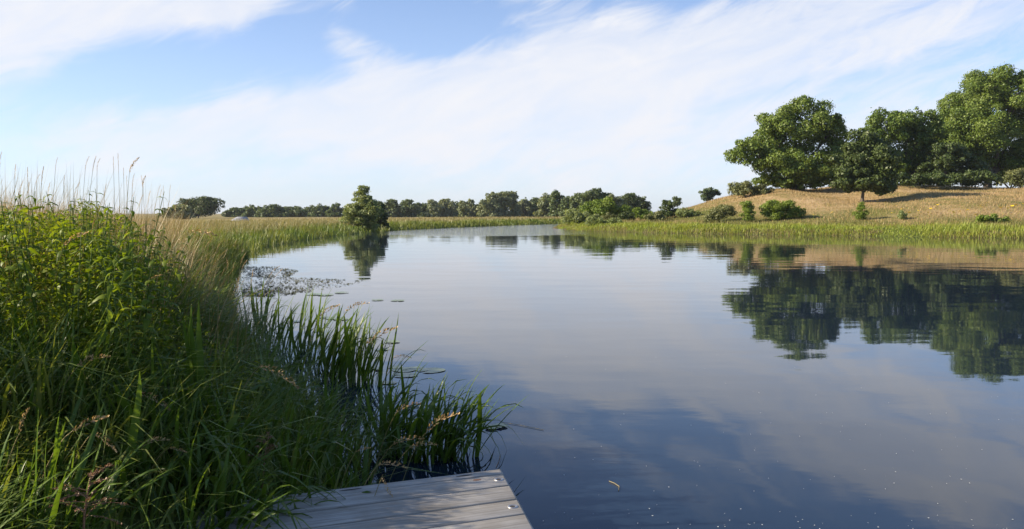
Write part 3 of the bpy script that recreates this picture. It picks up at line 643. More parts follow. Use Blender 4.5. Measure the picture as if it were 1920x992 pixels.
# left meadow: green fringe and straw-topped grass
x, y, z, dl, dr, lf = scatter((-75, 45), (38, 210), 420000, lambda x, y, z, dl, dr, ins, left: left & in_view(x, y) & ~ins & (dl < 34) & (dl > 1.3) & (rng.uniform(0, 1, len(x)) < np.clip(60 / y, .2, 1) * np.clip(1.3 - dl / 30, .2, 1)))
H = rng.uniform(.4, .82, len(x)) * (.75 + .5 * vnoise(x, y, 3, 41)); rn = np.clip(.2 + .5 * vnoise(x, y, 4, 42) + .3 * rng.uniform(0, 1, len(x)) + .01 * dl, 0, 1)
grass_obj('meadow_grass', 'tall straw-tipped grass of the left meadow', 'meadow', x, y, z, H, rng.uniform(.05, .4, len(x)), rng.uniform(0, TAU, len(x)), rng.uniform(.03, .06, len(x)) * np.clip(y / 90, .6, 1.8), 2, rnd=rn)
x, y, z, dl, dr, lf = scatter((-30, 45), (36, 200), 260000, lambda x, y, z, dl, dr, ins, left: left & (dl < 2.6) & (~ins | (dl < .5)) & in_view(x, y))
H = rng.uniform(.28, .65, len(x)) * (.6 + .8 * vnoise(x, y, 2.2, 44)); rn = np.clip(.6 * vnoise(x, y, 3, 45) + .4 * rng.uniform(0, 1, len(x)), 0, 1)
grass_obj('fringe_reeds', 'green reed fringe along the far left bank', 'grass', x, y, np.maximum(z, -.05), H, rng.uniform(.1, .6, len(x)), rng.uniform(0, TAU, len(x)), rng.uniform(.03, .06, len(x)) * np.clip(y / 70, .7, 2), 2, rnd=rn)
# left bank, middle distance (12-38 m)
x, y, z, dl, dr, lf = scatter((-32, -2), (10.5, 40), 270000, lambda x, y, z, dl, dr, ins, left: left & (dl < 11) & (~ins | (dl < .35)) & (x > -.68 * y - 1) & (rng.uniform(0, 1, len(x)) < np.clip(16 / y, .35, 1)))
strw = (rng.uniform(0, 1, len(x)) < np.clip((dl - .9) / 3, 0.05, .7) * (.4 + vnoise(x, y, 2.0, 51)))
for sel, nm, mt, lb, hh, ww in ((~strw, 'bank_grass', 'grass', 'dense green grass on the left bank beyond the nettles', (.35, .95), (.010, .022)), (strw, 'dry_bank_grass', 'dry', 'dry blond grass on the left bank beyond the nettles', (.65, 1.25), (.006, .013))):
    q = sel; k_ = q.sum(); H = rng.uniform(*hh, k_) * np.clip(.7 + .4 * dl[q], .6, 1.15) * (.75 + .5 * vnoise(x[q], y[q], 1.7, 52))
    grass_obj(nm, lb, mt, x[q], y[q], np.maximum(z[q], -.05), H, rng.uniform(.1, .7, k_), rng.uniform(-1.8, 1.8, k_), rng.uniform(*ww, k_) * np.clip(y[q] / 18, .8, 1.8), 3,
              rnd=np.clip(.6 * vnoise(x[q], y[q], 1.8, 53) + .4 * rng.uniform(0, 1, k_), 0, 1))
# left bank, near
def near_keep(x, y, z, dl, dr, ins, left): return left & (dl < 7) & (~ins | (dl < .25)) & (x > -.68 * y - .8) & (y > 2.7) & ~((x > -1.45) & (y < 4.9)) & (np.hypot(x + 0.2, y) > 3.0) & ((dl > .7) | (rng.uniform(0, 1, len(x)) < .35))
x, y, z, dl, dr, lf = scatter((-9, -.6), (2.7, 13), 115000, near_keep)
k_ = rng.uniform(0, 1, len(x)) < .75; x, y, z, dl = x[k_], y[k_], z[k_], dl[k_]
H = rng.uniform(.25, .75, len(x)) * (.6 + .8 * vnoise(x, y, .9, 61)) * np.where(y < 4.2, .75, 1) * (1 + .45 * sstep(5.5, 7, y) * sstep(.4, 1, dl))
grass_obj('near_bank_grass', 'dense shaded grass covering the near left bank', 'grass', x, y, np.maximum(z, -.05), H, rng.uniform(.2, 1.1, len(x)), rng.uniform(-1.6, 1.6, len(x)) + np.where(rng.uniform(0, 1, len(x)) < .25, math.pi, 0), rng.uniform(.005, .02, len(x)) * rng.choice([.7, 1, 1.3], len(x)), 4, .9,
          rnd=np.clip(.6 * vnoise(x, y, .8, 62) + .4 * rng.uniform(0, 1, len(x)), 0, 1))
x, y, z, dl, dr, lf = scatter((-14, -2.2), (6.0, 22), 95000, lambda x, y, z, dl, dr, ins, left: left & ~ins & (dl > .5) & (dl < 8) & (x > -.70 * y - .5) & (rng.uniform(0, 1, len(x)) < np.clip(.2 + .14 * dl, 0, .55) * (.3 + vnoise(x, y, 1.4, 71))))
H = rng.uniform(.75, 1.5, len(x)) * (.85 + .35 * vnoise(x, y, 1.5, 72)) * np.where((x < -3.1) & (y < 16), 1.06, .9) * np.clip(.6 + .3 * dl, 0, 1)
grass_obj('blond_grass', 'blond seeding grass behind the nettles on the left bank', 'dry', x, y, z, H, rng.uniform(.05, .45, len(x)), rng.uniform(-1.5, 1.5, len(x)), rng.uniform(.004, .009, len(x)), 3)
# broad undergrowth leaves among the nettles, plus taller out-of-view growth added for shade
x, y, z, dl, dr, lf = scatter((-8, -1.8), (3.4, 10), 165000, lambda x, y, z, dl, dr, ins, left: left & ~ins & (dl > .45) & (dl < 6) & ((x > -.68 * y - .6) | ((y > 3.9) & (x > -5.6) & (y < 5.4))) & ((x / y < -.33 - .11 * rng.uniform(0, 1, len(x)) ** .6 - .06 * vnoise(x, y, .9, 84)) | (y < 5.4) | (rng.uniform(0, 1, len(x)) < .22)) & (vnoise(x, y, 1.1, 81) > .3))
off = x < -.66 * y - .25  # strip outside the view, raised to cast shade on the near bank
hh = np.where(off, 1.35, np.clip(.25 + .5 * dl, .3, 1.15) * (.32 + .68 * sstep(4.7, 5.8, y)) + .22 * sstep(5.3, 6, y) * (x < -2.5)) * (.6 + .55 * vnoise(x, y, .8, 82)); zz = z + hh * rng.uniform(.1, 1, len(x)) ** .6
nn = unit(len(x)); nn[:, 2] = np.abs(nn[:, 2]) + .5; nn /= np.linalg.norm(nn, axis=1)[:, None]
V, F = leaves(np.stack([x, y, zz], 1), nn, rng.uniform(.022, .055, len(x)), 1.9)
tag(obj('undergrowth_leaves', mesh('undergrowth_leaves', V, F, {'rnd': np.repeat(np.clip(.5 * vnoise(x, y, .7, 83) + .5 * rng.uniform(0, 1, len(x)), 0, 1), 4)}), MAT['nettle']), 'leafy undergrowth between the nettles on the left bank, with unseen growth added for shade', 'undergrowth', kind='stuff')

# ================================================================== countable plants of the near bank
def ribbon(pts, wid, nor=(0, -1, 0), fold=0.0):
    pts = np.asarray(pts, float); k = len(pts); tan = np.gradient(pts, axis=0); tan /= np.linalg.norm(tan, axis=1)[:, None]
    s = np.cross(tan, np.asarray(nor, float)); s /= np.linalg.norm(s, axis=1)[:, None] + 1e-9
    nn_ = np.cross(s, tan); w = np.asarray(wid)[:, None] * .5
    V = np.stack([pts - s * w + nn_ * w * fold, pts, pts + s * w + nn_ * w * fold], 1).reshape(-1, 3)
    F = np.array([(3 * i + j, 3 * i + j + 1, 3 * i + j + 4, 3 * i + j + 3) for i in range(k - 1) for j in range(2)])
    return V, F, np.repeat(np.linspace(0, 1, k), 3)
# blade variants of unit length: (reach, droop)
BL = []
for reach, droop in ((.10, 0), (.22, .05), (.38, .12), (.55, .35), (.70, .75), (.15, .02)):
    t = np.linspace(0, 1, 9); pts = np.stack([reach * t ** 1.7, .012 * np.sin(t * 5), t * (1 - .12 * reach) - droop * t ** 4], 1)
    w = np.interp(t, [0, .15, .6, .85, 1], [.75, 1, .95, .55, .04])
    V, F, tt = ribbon(pts, w * .034, (1, 0, .0), .35)
    me = mesh('blade', V, F, {'rnd': np.zeros(len(V)) + .1, 't': tt}, True); me.materials.append(MAT['sedge']); BL.append(me)
def clump(label, base, nb, hr, spread, group='sedge clumps on the near bank', lean_az=None, variants=(0, 1, 2, 3, 5), wscale=1.35, name='sedge_clump', tilt=.15):
    e = empty(name, base); tag(e, label, 'sedge', group)
    for i in range(nb):
        h_ = random.uniform(*hr); a_ = random.uniform(0, TAU) if lean_az is None else random.gauss(lean_az, .7)
        rr = spread * math.sqrt(random.random()); th_ = random.uniform(0, TAU)
        obj('blade', BL[random.choice(variants)], None, e, (rr * math.cos(th_), rr * math.sin(th_), -.03), (random.gauss(0, tilt * .4), random.gauss(.05, tilt), a_), (h_, h_ * wscale * random.uniform(.7, 1.3), h_))
    return e
def gz(x, y): return float(terr(np.array([x]), np.array([y]))[0])
def bank_pt(px, py, guess=0.3):
    z = guess
    for _ in range(6):
        g = G(px, py, z); z = max(gz(g[0], g[1]), -.02)
    return np.array([g[0], g[1], z])
# water-side clumps, from the photo: (foot px, foot py, blades, height range, lean azimuth)
CL = [(545, 665, 22, (.7, 1.15), 'tall sedge clump at the water, farthest up the bank of the dark row'), (585, 690, 26, (.7, 1.1), 'dense dark sedge clump second in the row at the water'),
      (620, 705, 28, (.7, 1.1), 'dense dark sedge clump in the middle of the row at the water'), (655, 715, 28, (.65, 1.0), 'dark sedge clump right of the middle of the row at the water'),
      (690, 722, 24, (.55, .95), 'dark sedge clump leaning over the water at the end of the row'), (505, 650, 18, (.6, 1.0), 'sedge clump behind the dark row beside the bank'),
      (478, 610, 16, (.6, 1.0), 'thin sedge clump high up the waterline behind the dark row')]
for px, py, nb, hr, lb in CL:
    g = bank_pt(px, py, 0); g[2] = max(g[2], -.04)
    clump(lb, g, int(nb * 1.3), hr, .30, 'sedge row at the water', .1, (0, 1, 1, 2, 2, 3, 5), 1.15, tilt=.22)
CL2 = [(700, 850, 24, (.5, .85), 'bright sedge clump left of the jetty corner, next to the bank'), (760, 858, 30, (.5, .85), 'bright sedge clump left of the jetty corner, second from the bank'),
       (812, 860, 34, (.5, .85), 'bright leaning sedge clump behind the jetty edge'), (852, 856, 34, (.5, .9), 'tallest bright sedge clump over the water behind the jetty corner'),
       (730, 800, 22, (.5, .85), 'sedge clump in the water behind the bright ones'), (640, 830, 22, (.5, .8), 'shaded sedge clump on the bank above the jetty')]
for px, py, nb, hr, lb in CL2:
    g = G(px, py, 0.0); clump(lb, g, int(nb * 1.25), hr, .2, 'bright sedge behind the jetty', .1, (1, 2, 2, 3, 3, 4), 1.25, tilt=.32)
CL3 = [(20, 985, 3.35, 16, (.45, .8), 'sunlit sedge clump in the bottom left corner'), (75, 990, 3.45, 18, (.45, .75), 'sunlit sedge clump beside the bottom left corner'), (125, 985, 3.55, 14, (.4, .7), 'sunlit sedge clump behind the dry dock stem'),
       (40, 700, 4.8, 9, (.5, .85), 'few upright sedge blades at the left edge halfway up'), (560, 960, 4.6, 16, (.3, .55), 'shaded grassy clump hanging over the jetty planks'), (480, 975, 4.3, 16, (.3, .55), 'shaded clump with broad blades left of the jetty'),
       (420, 900, 4.9, 14, (.4, .7), 'dark clump on the bank above the jetty end'), (620, 900, 5.2, 16, (.35, .6), 'clump bending over the back edge of the jetty'), (330, 950, 4.4, 14, (.35, .65), 'dark clump in the deep shade of the bank'),
       (250, 900, 4.7, 14, (.4, .7), 'dark clump below the curved pale seed head'), (520, 850, 5.6, 18, (.4, .75), 'green clump on the shaded slope above the jetty'), (590, 800, 6.4, 18, (.4, .8), 'green clump between the bank and the dark water row')]
for px, py, d, nb, hr, lb in CL3:
    p = P(px, py, d); p[2] = max(gz(p[0], p[1]), 0.0)
    clump(lb, p, nb, hr, .16, 'grassy clumps on the near bank', None if d > 3.6 else .4, (0, 1, 2, 2, 3, 4), 1.05, tilt=.3)
for i in range(110):
    px = random.uniform(60, 690); py = random.uniform(600, 985); g = bank_pt(px, py, .5)
    if g[1] < 3.3 or g[2] < .06 or in_river(np.array([g[0]]), np.array([g[1]]))[0] or (g[0] > -1.5 and g[1] < 4.8): continue
    clump('broad-bladed grass tussock on the shaded slope of the near bank', g, random.randint(9, 15), (.3, .75), .12, 'tussocks of the shaded slope', None, (1, 2, 3, 3, 4, 4), random.uniform(1.0, 1.9), 'grass_tussock', .35)
for px, d, lb in ((575, 4.75, 'grass clump spilling over the back left corner of the jetty'), (520, 4.55, 'grass clump spilling over the left end of the jetty, middle one'), (470, 4.3, 'grass clump spilling over the left end of the jetty, nearest the camera'), (430, 4.05, 'grass clump beside the jetty at the bottom edge of the photo')):
    x0 = (px - CX) / FPX * d - .12
    clump(lb, (x0, d, max(gz(x0, d), .1)), 20, (.45, .8), .14, 'grass spilling over the jetty', 0.0, (2, 3, 3, 4, 4), 1.3, 'grass_tussock', .3)
# the tall upright sedge fan
p = P(362, 740, 5.2); e = clump('tall upright fan of yellow-green sedge blades standing out on the bank', (p[0], p[1], gz(p[0], p[1])), 0, (1, 1), .05, None)
for i in range(6):
    h_ = random.uniform(.85, 1.05); obj('blade', BL[(0, 5, 0, 0, 5, 2)[i]], None, e, (random.uniform(-.03, .03), random.uniform(-.03, .03), 0), (random.uniform(-.05, .05), random.uniform(-.06, .03), random.choice((-1, 1)) * math.pi / 2 + random.gauss(0, .3)), (h_ * .4, h_ * 1.25, h_ * (p[2] - e.location[2] + .66)))

# nettles: stem + opposite leaf pairs
t = np.linspace(0, 1, 6)
lw = np.interp(t, [0, .25, .5, .8, 1], [.12, 1, .85, .4, .02])
nl_me = []
for dr_ in (.15, .4, .75):
    V, F, tt = ribbon(np.stack([t, 0 * t, .18 * np.sin(t * 3.1) - dr_ * t ** 2], 1), lw * .44, (0, 0, 1), -.25)
    me = mesh('leaf', V, F, {'rnd': np.full(len(V), .15 + .2 * dr_), 't': tt}, True); me.materials.append(MAT['nettle']); nl_me.append(me)
V, F = tube([(0, 0, -.05), (.01, 0, .35), (0, .012, .7), (.008, 0, 1.0)], [.0075, .006, .0045, .002], 5)
nst = mesh('stem', V, F, {'rnd': np.full(len(V), .4)}, True); nst.materials.append(MAT['grass'])
def nettle(label, base, h_, npair, group):
    e = empty('nettle', base, (random.gauss(0, .17), random.gauss(0, .17), random.uniform(0, TAU))); tag(e, label, 'nettle', group)
    obj('stem', nst, None, e, sc=(1, 1, h_))
    for i in range(npair):
        f = .18 + .82 * (i + .5) / npair; a_ = i * math.pi / 2 + random.gauss(0, .2)
        ln = (.10 if f < .75 else .10 * (1.25 - f) / .5) * random.uniform(.7, 1.25)
        for s_ in (0, math.pi):
            obj('leaf', random.choice(nl_me), None, e, (0, 0, f * h_), (random.gauss(0, .25), random.gauss(.0, .2), a_ + s_ + random.gauss(0, .15)), ln)
    return e
NET = []
for i in range(105):
    px = random.uniform(-20, 265); d = random.uniform(4.9, 8.6)
    x0 = (px - CX) / FPX * d
    top_y = np.interp(px, [0, 60, 130, 200, 235, 265], [352, 352, 352, 346, 385, 425]) + random.uniform(-12, 55) + (8.6 - d) * 8
    z0 = gz(x0, d); ht = P(px, top_y, d)[2] - z0
    NET.append((px, d, x0, z0, float(np.clip(ht, .35, 1.6))))
for px, d, x0, z0, ht in sorted(NET):
    nettle('leafy green nettle in the sunlit nettle patch on the left bank', (x0, d, z0), ht, int(7 + ht * 6), 'nettles of the left patch')
for px, py, d, lb in ((205, 345, 6.4, 'tall yellow-green nettle rising highest at the right of the nettle patch'), (8, 330, 5.6, 'tall nettle at the very left edge against the sky'), (160, 470, 4.9, 'purplish nettle with drooping narrow leaves before the dark gap')):
    p = P(px, py, d); z0 = gz(p[0], d); nettle(lb, (p[0], d, z0), p[2] - z0, 12, None)

# seeding grass stalks
def head_mesh(kind, seed):
    r_ = random.Random(seed); B = Buf(); nsp = 46
    for i in range(nsp):
        t_ = i / (nsp - 1); w_ = .075 * math.sin(math.pi * min(1, t_ * .9 + .12)) ** .7 * (1 if kind else .7)
        c = np.array([.35 * t_ ** 2 * (1.2 if kind else .5), 0, t_ * (1 - .15 * t_)])
        a_ = r_.uniform(0, TAU); o_ = np.array([math.cos(a_), math.sin(a_), .0]) * w_
        d_ = np.array([o_[0] * .8, o_[1] * .8, .085]); s_ = np.cross(d_, o_); s_ = s_ / (np.linalg.norm(s_) + 1e-9) * .018
        b_ = c + o_ * .25
        B.add([b_, b_ + d_ * .5 + s_ + o_ * .3, b_ + d_, b_ + d_ * .5 - s_ + o_ * .3], [(0, 1, 2, 3)], rnd=r_.random() * .8)
    me = B.mesh('seed_head'); me.materials.append(MAT['seed']); return me
HEADS = [head_mesh(k % 2, k) for k in range(6)]
def stalk(label, foot, tip, headlen, group, hv=None, bend=.25, hw=1.0, leaf=True):
    foot, tip = np.asarray(foot, float), np.asarray(tip, float); v = tip - foot; ln = np.linalg.norm(v)
    e = empty('grass_stalk', foot); tag(e, label, 'grass stalk', group)
    side = v.copy(); side[2] = 0; sd = np.linalg.norm(side); side = side / sd if sd > 1e-3 else np.array([1., 0, 0])
    t_ = np.linspace(0, 1, 6); pts = v[None] * t_[:, None] + np.array([0, 0, 1.]) * (bend * sd * np.sin(t_ * math.pi))[:, None]
    V, F = tube(pts, np.linspace(.0032, .0016, 6), 4); me = mesh('stem', V, F, {'rnd': np.full(len(V), random.random() * .7)}, True); obj('stem', me, MAT['stem'], e)
    tg = pts[-1] - pts[-2]; tg /= np.linalg.norm(tg)
    q = Vector((0, 0, 1)).rotation_difference(Vector(tg))
    yaw = math.atan2(side[1], side[0])
    hd = obj('seed_head', HEADS[hv if hv is not None else random.randrange(6)], None, e, pts[-1] - tg * headlen * .08)
    hd.rotation_euler = (q @ Quaternion((0, 0, 1), yaw)).to_euler(); hd.scale = (headlen * hw, headlen * hw, headlen)
    if leaf:
        obj('leaf_blade', BL[3], None, e, pts[2], (0, random.uniform(.3, .8), random.uniform(0, TAU)), (ln * .25, ln * .16, ln * .25))
    return e
# on the skyline (tip px, tip py, distance)
SKY = [(28, 318, 5.8), (52, 322, 6.0), (66, 330, 6.2), (104, 300, 6.6), (120, 333, 6.8), (78, 328, 6.0), (160, 300, 7.0), (174, 303, 7.0), (182, 302, 7.4), (213, 298, 7.0), (222, 292, 7.2), (232, 318, 7.2), (238, 330, 7.6),
       (248, 335, 7.4), (268, 335, 7.6), (295, 350, 8.6), (300, 356, 9.0), (306, 348, 8.8), (318, 346, 8.8), (140, 352, 7.0), (196, 350, 7.6), (278, 362, 8.6), (262, 368, 8.4), (246, 362, 8.2), (54, 345, 6.4), (90, 352, 6.6), (36, 350, 5.6), (314, 374, 9.4), (328, 384, 10), (290, 380, 9.2), (0, 290, 5.6)]
for si, (px, py, d) in enumerate(sorted(SKY)):
    tp = P(px, py + 16, d); ft = np.array([tp[0] - random.uniform(.02, .25), d + random.uniform(-.1, .25), 0]); ft[2] = gz(ft[0], ft[1])
    stalk('thin seeding grass stalk against the sky, %s of these counted from the left edge' % ordinal(si), ft, tp, random.uniform(.10, .16), 'seeding stalks against the sky', bend=.3, hw=.55, leaf=False)
SPEC = [(243, 320, 258, 288, 6.6, .20, 'arching grass stalk with the highest thick seed head against the sky'), (268, 350, 268, 325, 7.0, .16, 'straight stalk with dark upright seed head right of the highest one'),
        (120, 455, 168, 428, 5.2, .17, 'stalk with pale seed head crossing the dark gap of the nettles'), (278, 525, 305, 512, 5.4, .16, 'long slanting stalk with straw seed head on the mid bank'), (148, 685, 195, 648, 4.5, .19, 'single straw seed head slanting up in the shaded left bank'),
        (140, 805, 212, 775, 3.7, .22, 'thick golden curved seed head above the sunlit corner blades'), (178, 808, 218, 838, 3.9, .16, 'drooping brown seed head right of the golden curved one'), (262, 735, 322, 755, 4.6, .20, 'reddish seed head lying sideways in the dark bank'),
        (40, 805, 48, 755, 3.6, .18, 'upright brown seed head at the far left among corner blades'), (490, 683, 566, 708, 5.2, .24, 'long straw seed head lying over the shaded grass'), (272, 835, 310, 812, 4.2, .12, 'small drooping brown seed head in the darkest part'),
        (320, 838, 352, 850, 4.2, .12, 'small bent brown seed head below the reddish one'), (745, 770, 780, 742, 5.9, .17, 'pink-brown seed head highest among the bright sedge'), (805, 805, 848, 755, 5.8, .24, 'long straw seed head slanting through the bright sedge'),
        (740, 830, 790, 806, 5.4, .18, 'horizontal golden seed head in front of the bright sedge'), (770, 838, 815, 820, 5.4, .18, 'lower golden seed head in front of the bright sedge'), (668, 845, 697, 838, 5.1, .12, 'short golden seed head left of the others by the jetty'),
        (712, 868, 762, 864, 4.9, .18, 'golden seed head hanging over the back edge of the jetty'), (718, 890, 728, 935, 4.7, .15, 'dry seed head hanging down onto the jetty planks'), (352, 430, 412, 440, 9.0, .22, 'arching pale stalk leaning toward the river on the skyline'),
        (400, 445, 375, 432, 9.5, .2, 'pale seed head nodding left near the arching stalk'), (690, 640, 752, 605, 8.0, .26, 'feathery pale seed head over the water above the dark row'), (740, 668, 770, 662, 7.8, .24, 'feathery brown seed head low over the water'),
        (600, 590, 640, 565, 9.0, .2, 'airy grass panicle against the water above the dark row'), (650, 580, 685, 553, 9.2, .2, 'airy pale panicle rightmost above the dark row')]
for x0, y0, x1, y1, d, hl, lb in SPEC:
    a_, b_ = P(x0, y0, d), P(x1, y1, d - .05); u_ = b_ - a_
    ft = a_ - u_ * .6; ft[0] -= .12; zt = gz(ft[0], ft[1]); ft[2] = max(zt, 0) if zt < a_[2] - .05 else a_[2] - .25
    e = stalk(lb, ft, a_, np.linalg.norm(u_) * 1.05, None, bend=.35, hw=1.15, leaf=False)
    hd = [c for c in e.children if c.name.startswith('seed_head')][0]
    q = Vector((0, 0, 1)).rotation_difference(Vector(u_ + np.array([0, 0, .25 * np.linalg.norm(u_)]))); hd.rotation_euler = (q @ Quaternion((0, 0, 1), 0.0)).to_euler()
# mid-bank stalks
for i in range(90):
    px = random.uniform(200, 470); d = random.uniform(7.5, 17); x0 = (px - CX) / FPX * d
    dl_ = float(seg_dist(np.array([x0]), np.array([d]), LEFT)[0])
    if in_river(np.array([x0]), np.array([d]))[0]: continue
    z0 = gz(x0, d); h_ = random.uniform(.75, 1.15); az_ = random.gauss(.2, .8); ln_ = random.uniform(.1, .5)
    stalk('blond seeding stalk bending out of the grass on the middle left bank', (x0, d, z0), (x0 + ln_ * math.cos(az_), d + ln_ * math.sin(az_), z0 + h_), random.uniform(.12, .2), 'blond stalks of the middle bank', bend=.3, hw=.6, leaf=False)

# dry dock panicles
def panicle(name, label, foot, h_, nbr, spread, seed, mat='dockbrown'):
    r_ = random.Random(seed); e = empty(name, foot); tag(e, label, 'dry plant')
    V, F = tube([(0, 0, -.05), (.02, 0, h_ * .5), (.05, .01, h_)], [.006, .005, .002], 5); obj('stem', mesh('stem', V, F, {'rnd': np.full(len(V), .6)}), MAT[mat], e)
    for i in range(nbr):
        f = .45 + .5 * i / nbr; a_ = r_.uniform(0, TAU); ln = spread * (1.15 - .6 * (f - .45) / .5) * r_.uniform(.7, 1.2); B = Buf()
        st = np.array([.05 * f, 0, h_ * f]); dv = np.array([math.cos(a_) * ln, math.sin(a_) * ln, ln * r_.uniform(.2, .9)])
        t_ = np.linspace(0, 1, 5); pts = st + dv * t_[:, None] - np.array([0, 0, 1]) * (.3 * ln * t_ ** 2)[:, None]
        V, F = tube(pts, np.linspace(.0022, .0009, 5), 3); B.add(V, F, rnd=.8)
        for k in range(16):
            q = pts[0] + (pts[-1] - pts[0]) * 0 ; tt_ = r_.uniform(.2, 1); q = np.array([np.interp(tt_, t_, pts[:, c]) for c in range(3)])
            V, F = leaves(q[None] + rng.normal(size=(1, 3)) * .003, unit(1), .013, 1.6); B.add(V, F, rnd=r_.random())
        obj('branch', B.mesh('branch'), MAT[mat], e)
    return e
p = P(150, 990, 3.35); panicle('dry_dock', 'dry reddish branching dock stem in the bottom left corner', (p[0], p[1], p[2] - .12), .36, 22, .16, 3)
p = P(490, 860, 5.0); panicle('dry_dock', 'clump of rusty brown dock seeds in the shaded grass', (p[0], p[1], p[2] - .15), .32, 16, .09, 5)

# ragwort on the hill
B = Buf()
for i in range(9):
    a_ = i * 2.4; r_ = .16 * math.sqrt(i / 9); c = np.array([r_ * math.cos(a_), r_ * math.sin(a_), .02 * random.random()])
    B.add(c + np.array([(.07 * math.cos(k), .07 * math.sin(k), 0.02 * (k % 2)) for k in np.arange(6) * TAU / 6]), [(0, 1, 2, 3), (0, 3, 4, 5)], rnd=random.random())
rag_head = B.mesh('flower_head'); rag_head.materials.append(MAT['yellow'])
V, F = tube([(0, 0, -.05), (.02, 0, .5), (0, 0, 1)], [.012, .01, .006], 4); rag_stem = mesh('stem', V, F, {'rnd': np.full(len(V), .5)}); rag_stem.materials.append(MAT['reed'])
RAG = [(1645, 376), (1660, 379), (1690, 392), (1680, 386), (1722, 395), (1745, 391), (1740, 398), (1788, 398), (1800, 396), (1812, 394), (1838, 385), (1840, 388), (1815, 393), (1772, 399), (1876, 389), (1898, 386), (1905, 384), (1912, 387), (1890, 390), (1918, 382), (1860, 396), (1705, 398), (1672, 399), (1560, 398), (1830, 402), (1758, 384), (1850, 380), (1525, 402)]
for px, py in RAG:
    lo_, hi_ = 68.0, 100.0
    for d in np.arange(66, 106, .5):
        q = P(px, py, d)
        if (not in_river(np.array([q[0]]), np.array([d]))[0]) and gz(q[0], d) + .55 > q[2]: break
    q = P(px, py, d); z0 = gz(q[0], d); h_ = float(np.clip(q[2] - z0, .4, .9))
    e = empty('ragwort', (q[0], d, z0)); lb_ = 'ragwort with yellow flowers at the right edge of the slope' if px > 1855 else 'yellow ragwort left of the small round oak' if px < 1600 else 'yellow ragwort in the middle of the right-hand slope'
    tag(e, lb_, 'flower', 'ragworts ' + ('at the edge' if px > 1855 else 'left of the oak' if px < 1600 else 'on the slope'))
    obj('stem', rag_stem, None, e, sc=(1, 1, h_)); obj('flower_head', rag_head, None, e, (0, 0, h_), (random.uniform(0, .4), random.uniform(0, .4), random.uniform(0, 6)), random.uniform(.45, .95))

# ================================================================== on the water
def pad_mesh():
    k = 18; t_ = np.linspace(.18, TAU - .18, k); r_ = 1 + .05 * np.sin(t_ * 3)
    V = np.vstack([[[0.05, 0, 0]], np.stack([r_ * np.cos(t_), r_ * np.sin(t_), .02 * np.sin(t_ * 4)], 1)])
    return mesh('lily_pad', V, np.array([(0, i, i + 1) for i in range(1, k)]), {'rnd': np.full(k + 1, .3)})
pm = pad_mesh(); pm.materials.append(MAT['pad'])
PADS = [(758, 693, .16), (775, 691, .14), (808, 694, .18), (760, 703, .15), (728, 717, .10), (742, 688, .1), (715, 655, .1), (603, 594, .14), (625, 596, .16), (640, 598, .14), (556, 602, .1), (746, 563, .16), (708, 562, .14), (660, 612, .12), (735, 640, .12), (925, 800, .08), (938, 797, .07), (700, 690, .12), (640, 548, .18), (610, 552, .2), (588, 551, .2)]
for i, (px, py, r_) in enumerate(PADS):
    g = G(px, py, .006 + .0006 * i); o = obj('lily_pad', pm, None, None, g, (0, 0, random.uniform(0, 6)), (r_, r_, r_ * .5))
    cl_ = 'far lily pad floating above the tips of the dark sedge row' if py < 625 else 'tiny lily pad off the tip of the bright sedge' if px > 900 else 'lily pad between the dark sedge row and the bright sedge'
    tag(o, cl_, 'lily pad', 'floating lily pads: ' + cl_.split(' ')[0])
xs, ys_ = [], []
while len(xs) < 2600:
    py = random.uniform(500, 556); lo = 455; hi = np.interp(py, [500, 508, 520, 526, 535, 545, 556], [520, 560, 540, 690, 650, 600, 520])
    px = random.uniform(lo, hi)
    if vnoise(np.array([px]), np.array([py * 4]), 22, 91)[0] * .8 + .4 * random.random() < .48: continue
    g = G(px, py, 0); xs.append(g[0]); ys_.append(g[1])
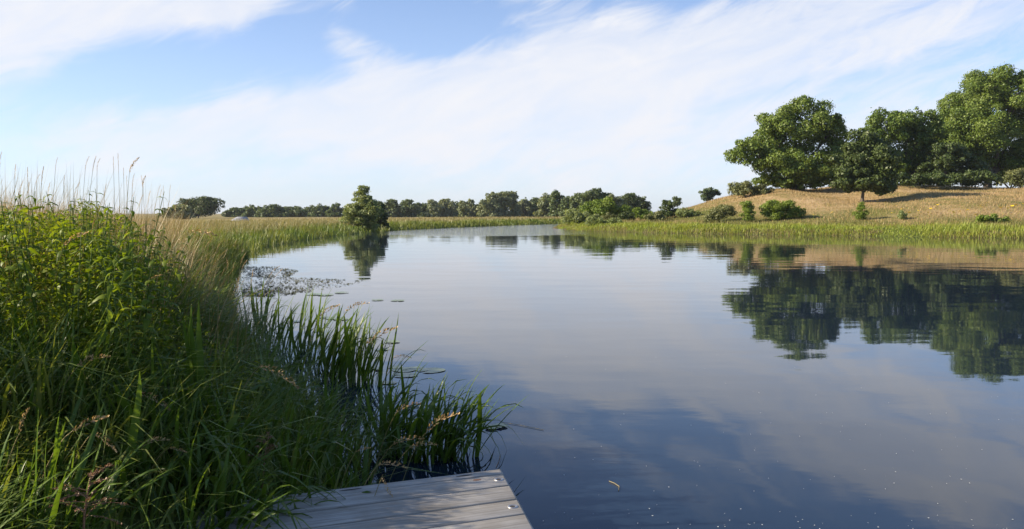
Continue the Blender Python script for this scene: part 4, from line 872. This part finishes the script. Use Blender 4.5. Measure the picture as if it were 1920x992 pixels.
xs, ys_ = np.array(xs), np.array(ys_); nn = unit(len(xs)) * .2; nn[:, 2] = 1; nn /= np.linalg.norm(nn, axis=1)[:, None]
V, F = leaves(np.stack([xs, ys_, rng.uniform(.003, .014, len(xs))], 1), nn, rng.uniform(.03, .10, len(xs)), 1.8)
tag(obj('pondweed', mesh('pondweed', V, F, {'rnd': np.repeat(rng.uniform(0, 1, len(xs)), 4)}), MAT['weed']), 'mat of floating pondweed beside the left bank', 'pondweed', kind='stuff')
C = np.array([G(random.uniform(960, 1900), 992 - 330 * random.random() ** 1.6, .004) for _ in range(150)])
V, F = leaves(C, np.tile([0, 0, 1.], (len(C), 1)), rng.uniform(.004, .015, len(C)), 1.6, 0)
tag(obj('floating_fluff', mesh('floating_fluff', V, F), MAT['speck']), 'tiny pale seed fluff drifting on the dark water', 'fluff', kind='stuff')
def twig(name, label, pix, r_, mat):
    pts = np.array([G(a_, b_, .006) for a_, b_ in pix]); c = pts.mean(0); V, F = tube(pts - c, r_, 5)
    tag(obj(name, mesh(name, V, F, {'rnd': np.full(len(V), .6)}, True), MAT[mat], None, c), label, 'twig')
twig('floating_twig', 'small bent pale twig floating on the dark water right of the jetty', [(1142, 902), (1152, 906), (1161, 912), (1160, 919)], .003, 'stem')
twig('floating_stalk', 'thin straw stalk floating off the tip of the bright sedge', [(940, 791), (975, 797), (1020, 806)], .0022, 'stem')
twig('floating_stalk', 'short dark stalk in the water behind the jetty corner', [(930, 876), (935, 866), (938, 852)], .0025, 'dockbrown')

# ================================================================== summer haze
m, nt, n, l = newmat('summer_haze')
pv = n('ShaderNodeVolumePrincipled'); pv.inputs['Color'].default_value = (0.86, 0.92, 1.0, 1); pv.inputs['Density'].default_value = HAZE; pv.inputs['Anisotropy'].default_value = 0.3
l(pv.outputs[0], n('ShaderNodeOutputMaterial').inputs['Volume'])
V, F = box(-3400, 3400, -600, 4300, -3.0, 32.0)
tag(obj('haze', mesh('haze', V, F), m), 'thin summer haze over the meadows', 'haze', kind='stuff')
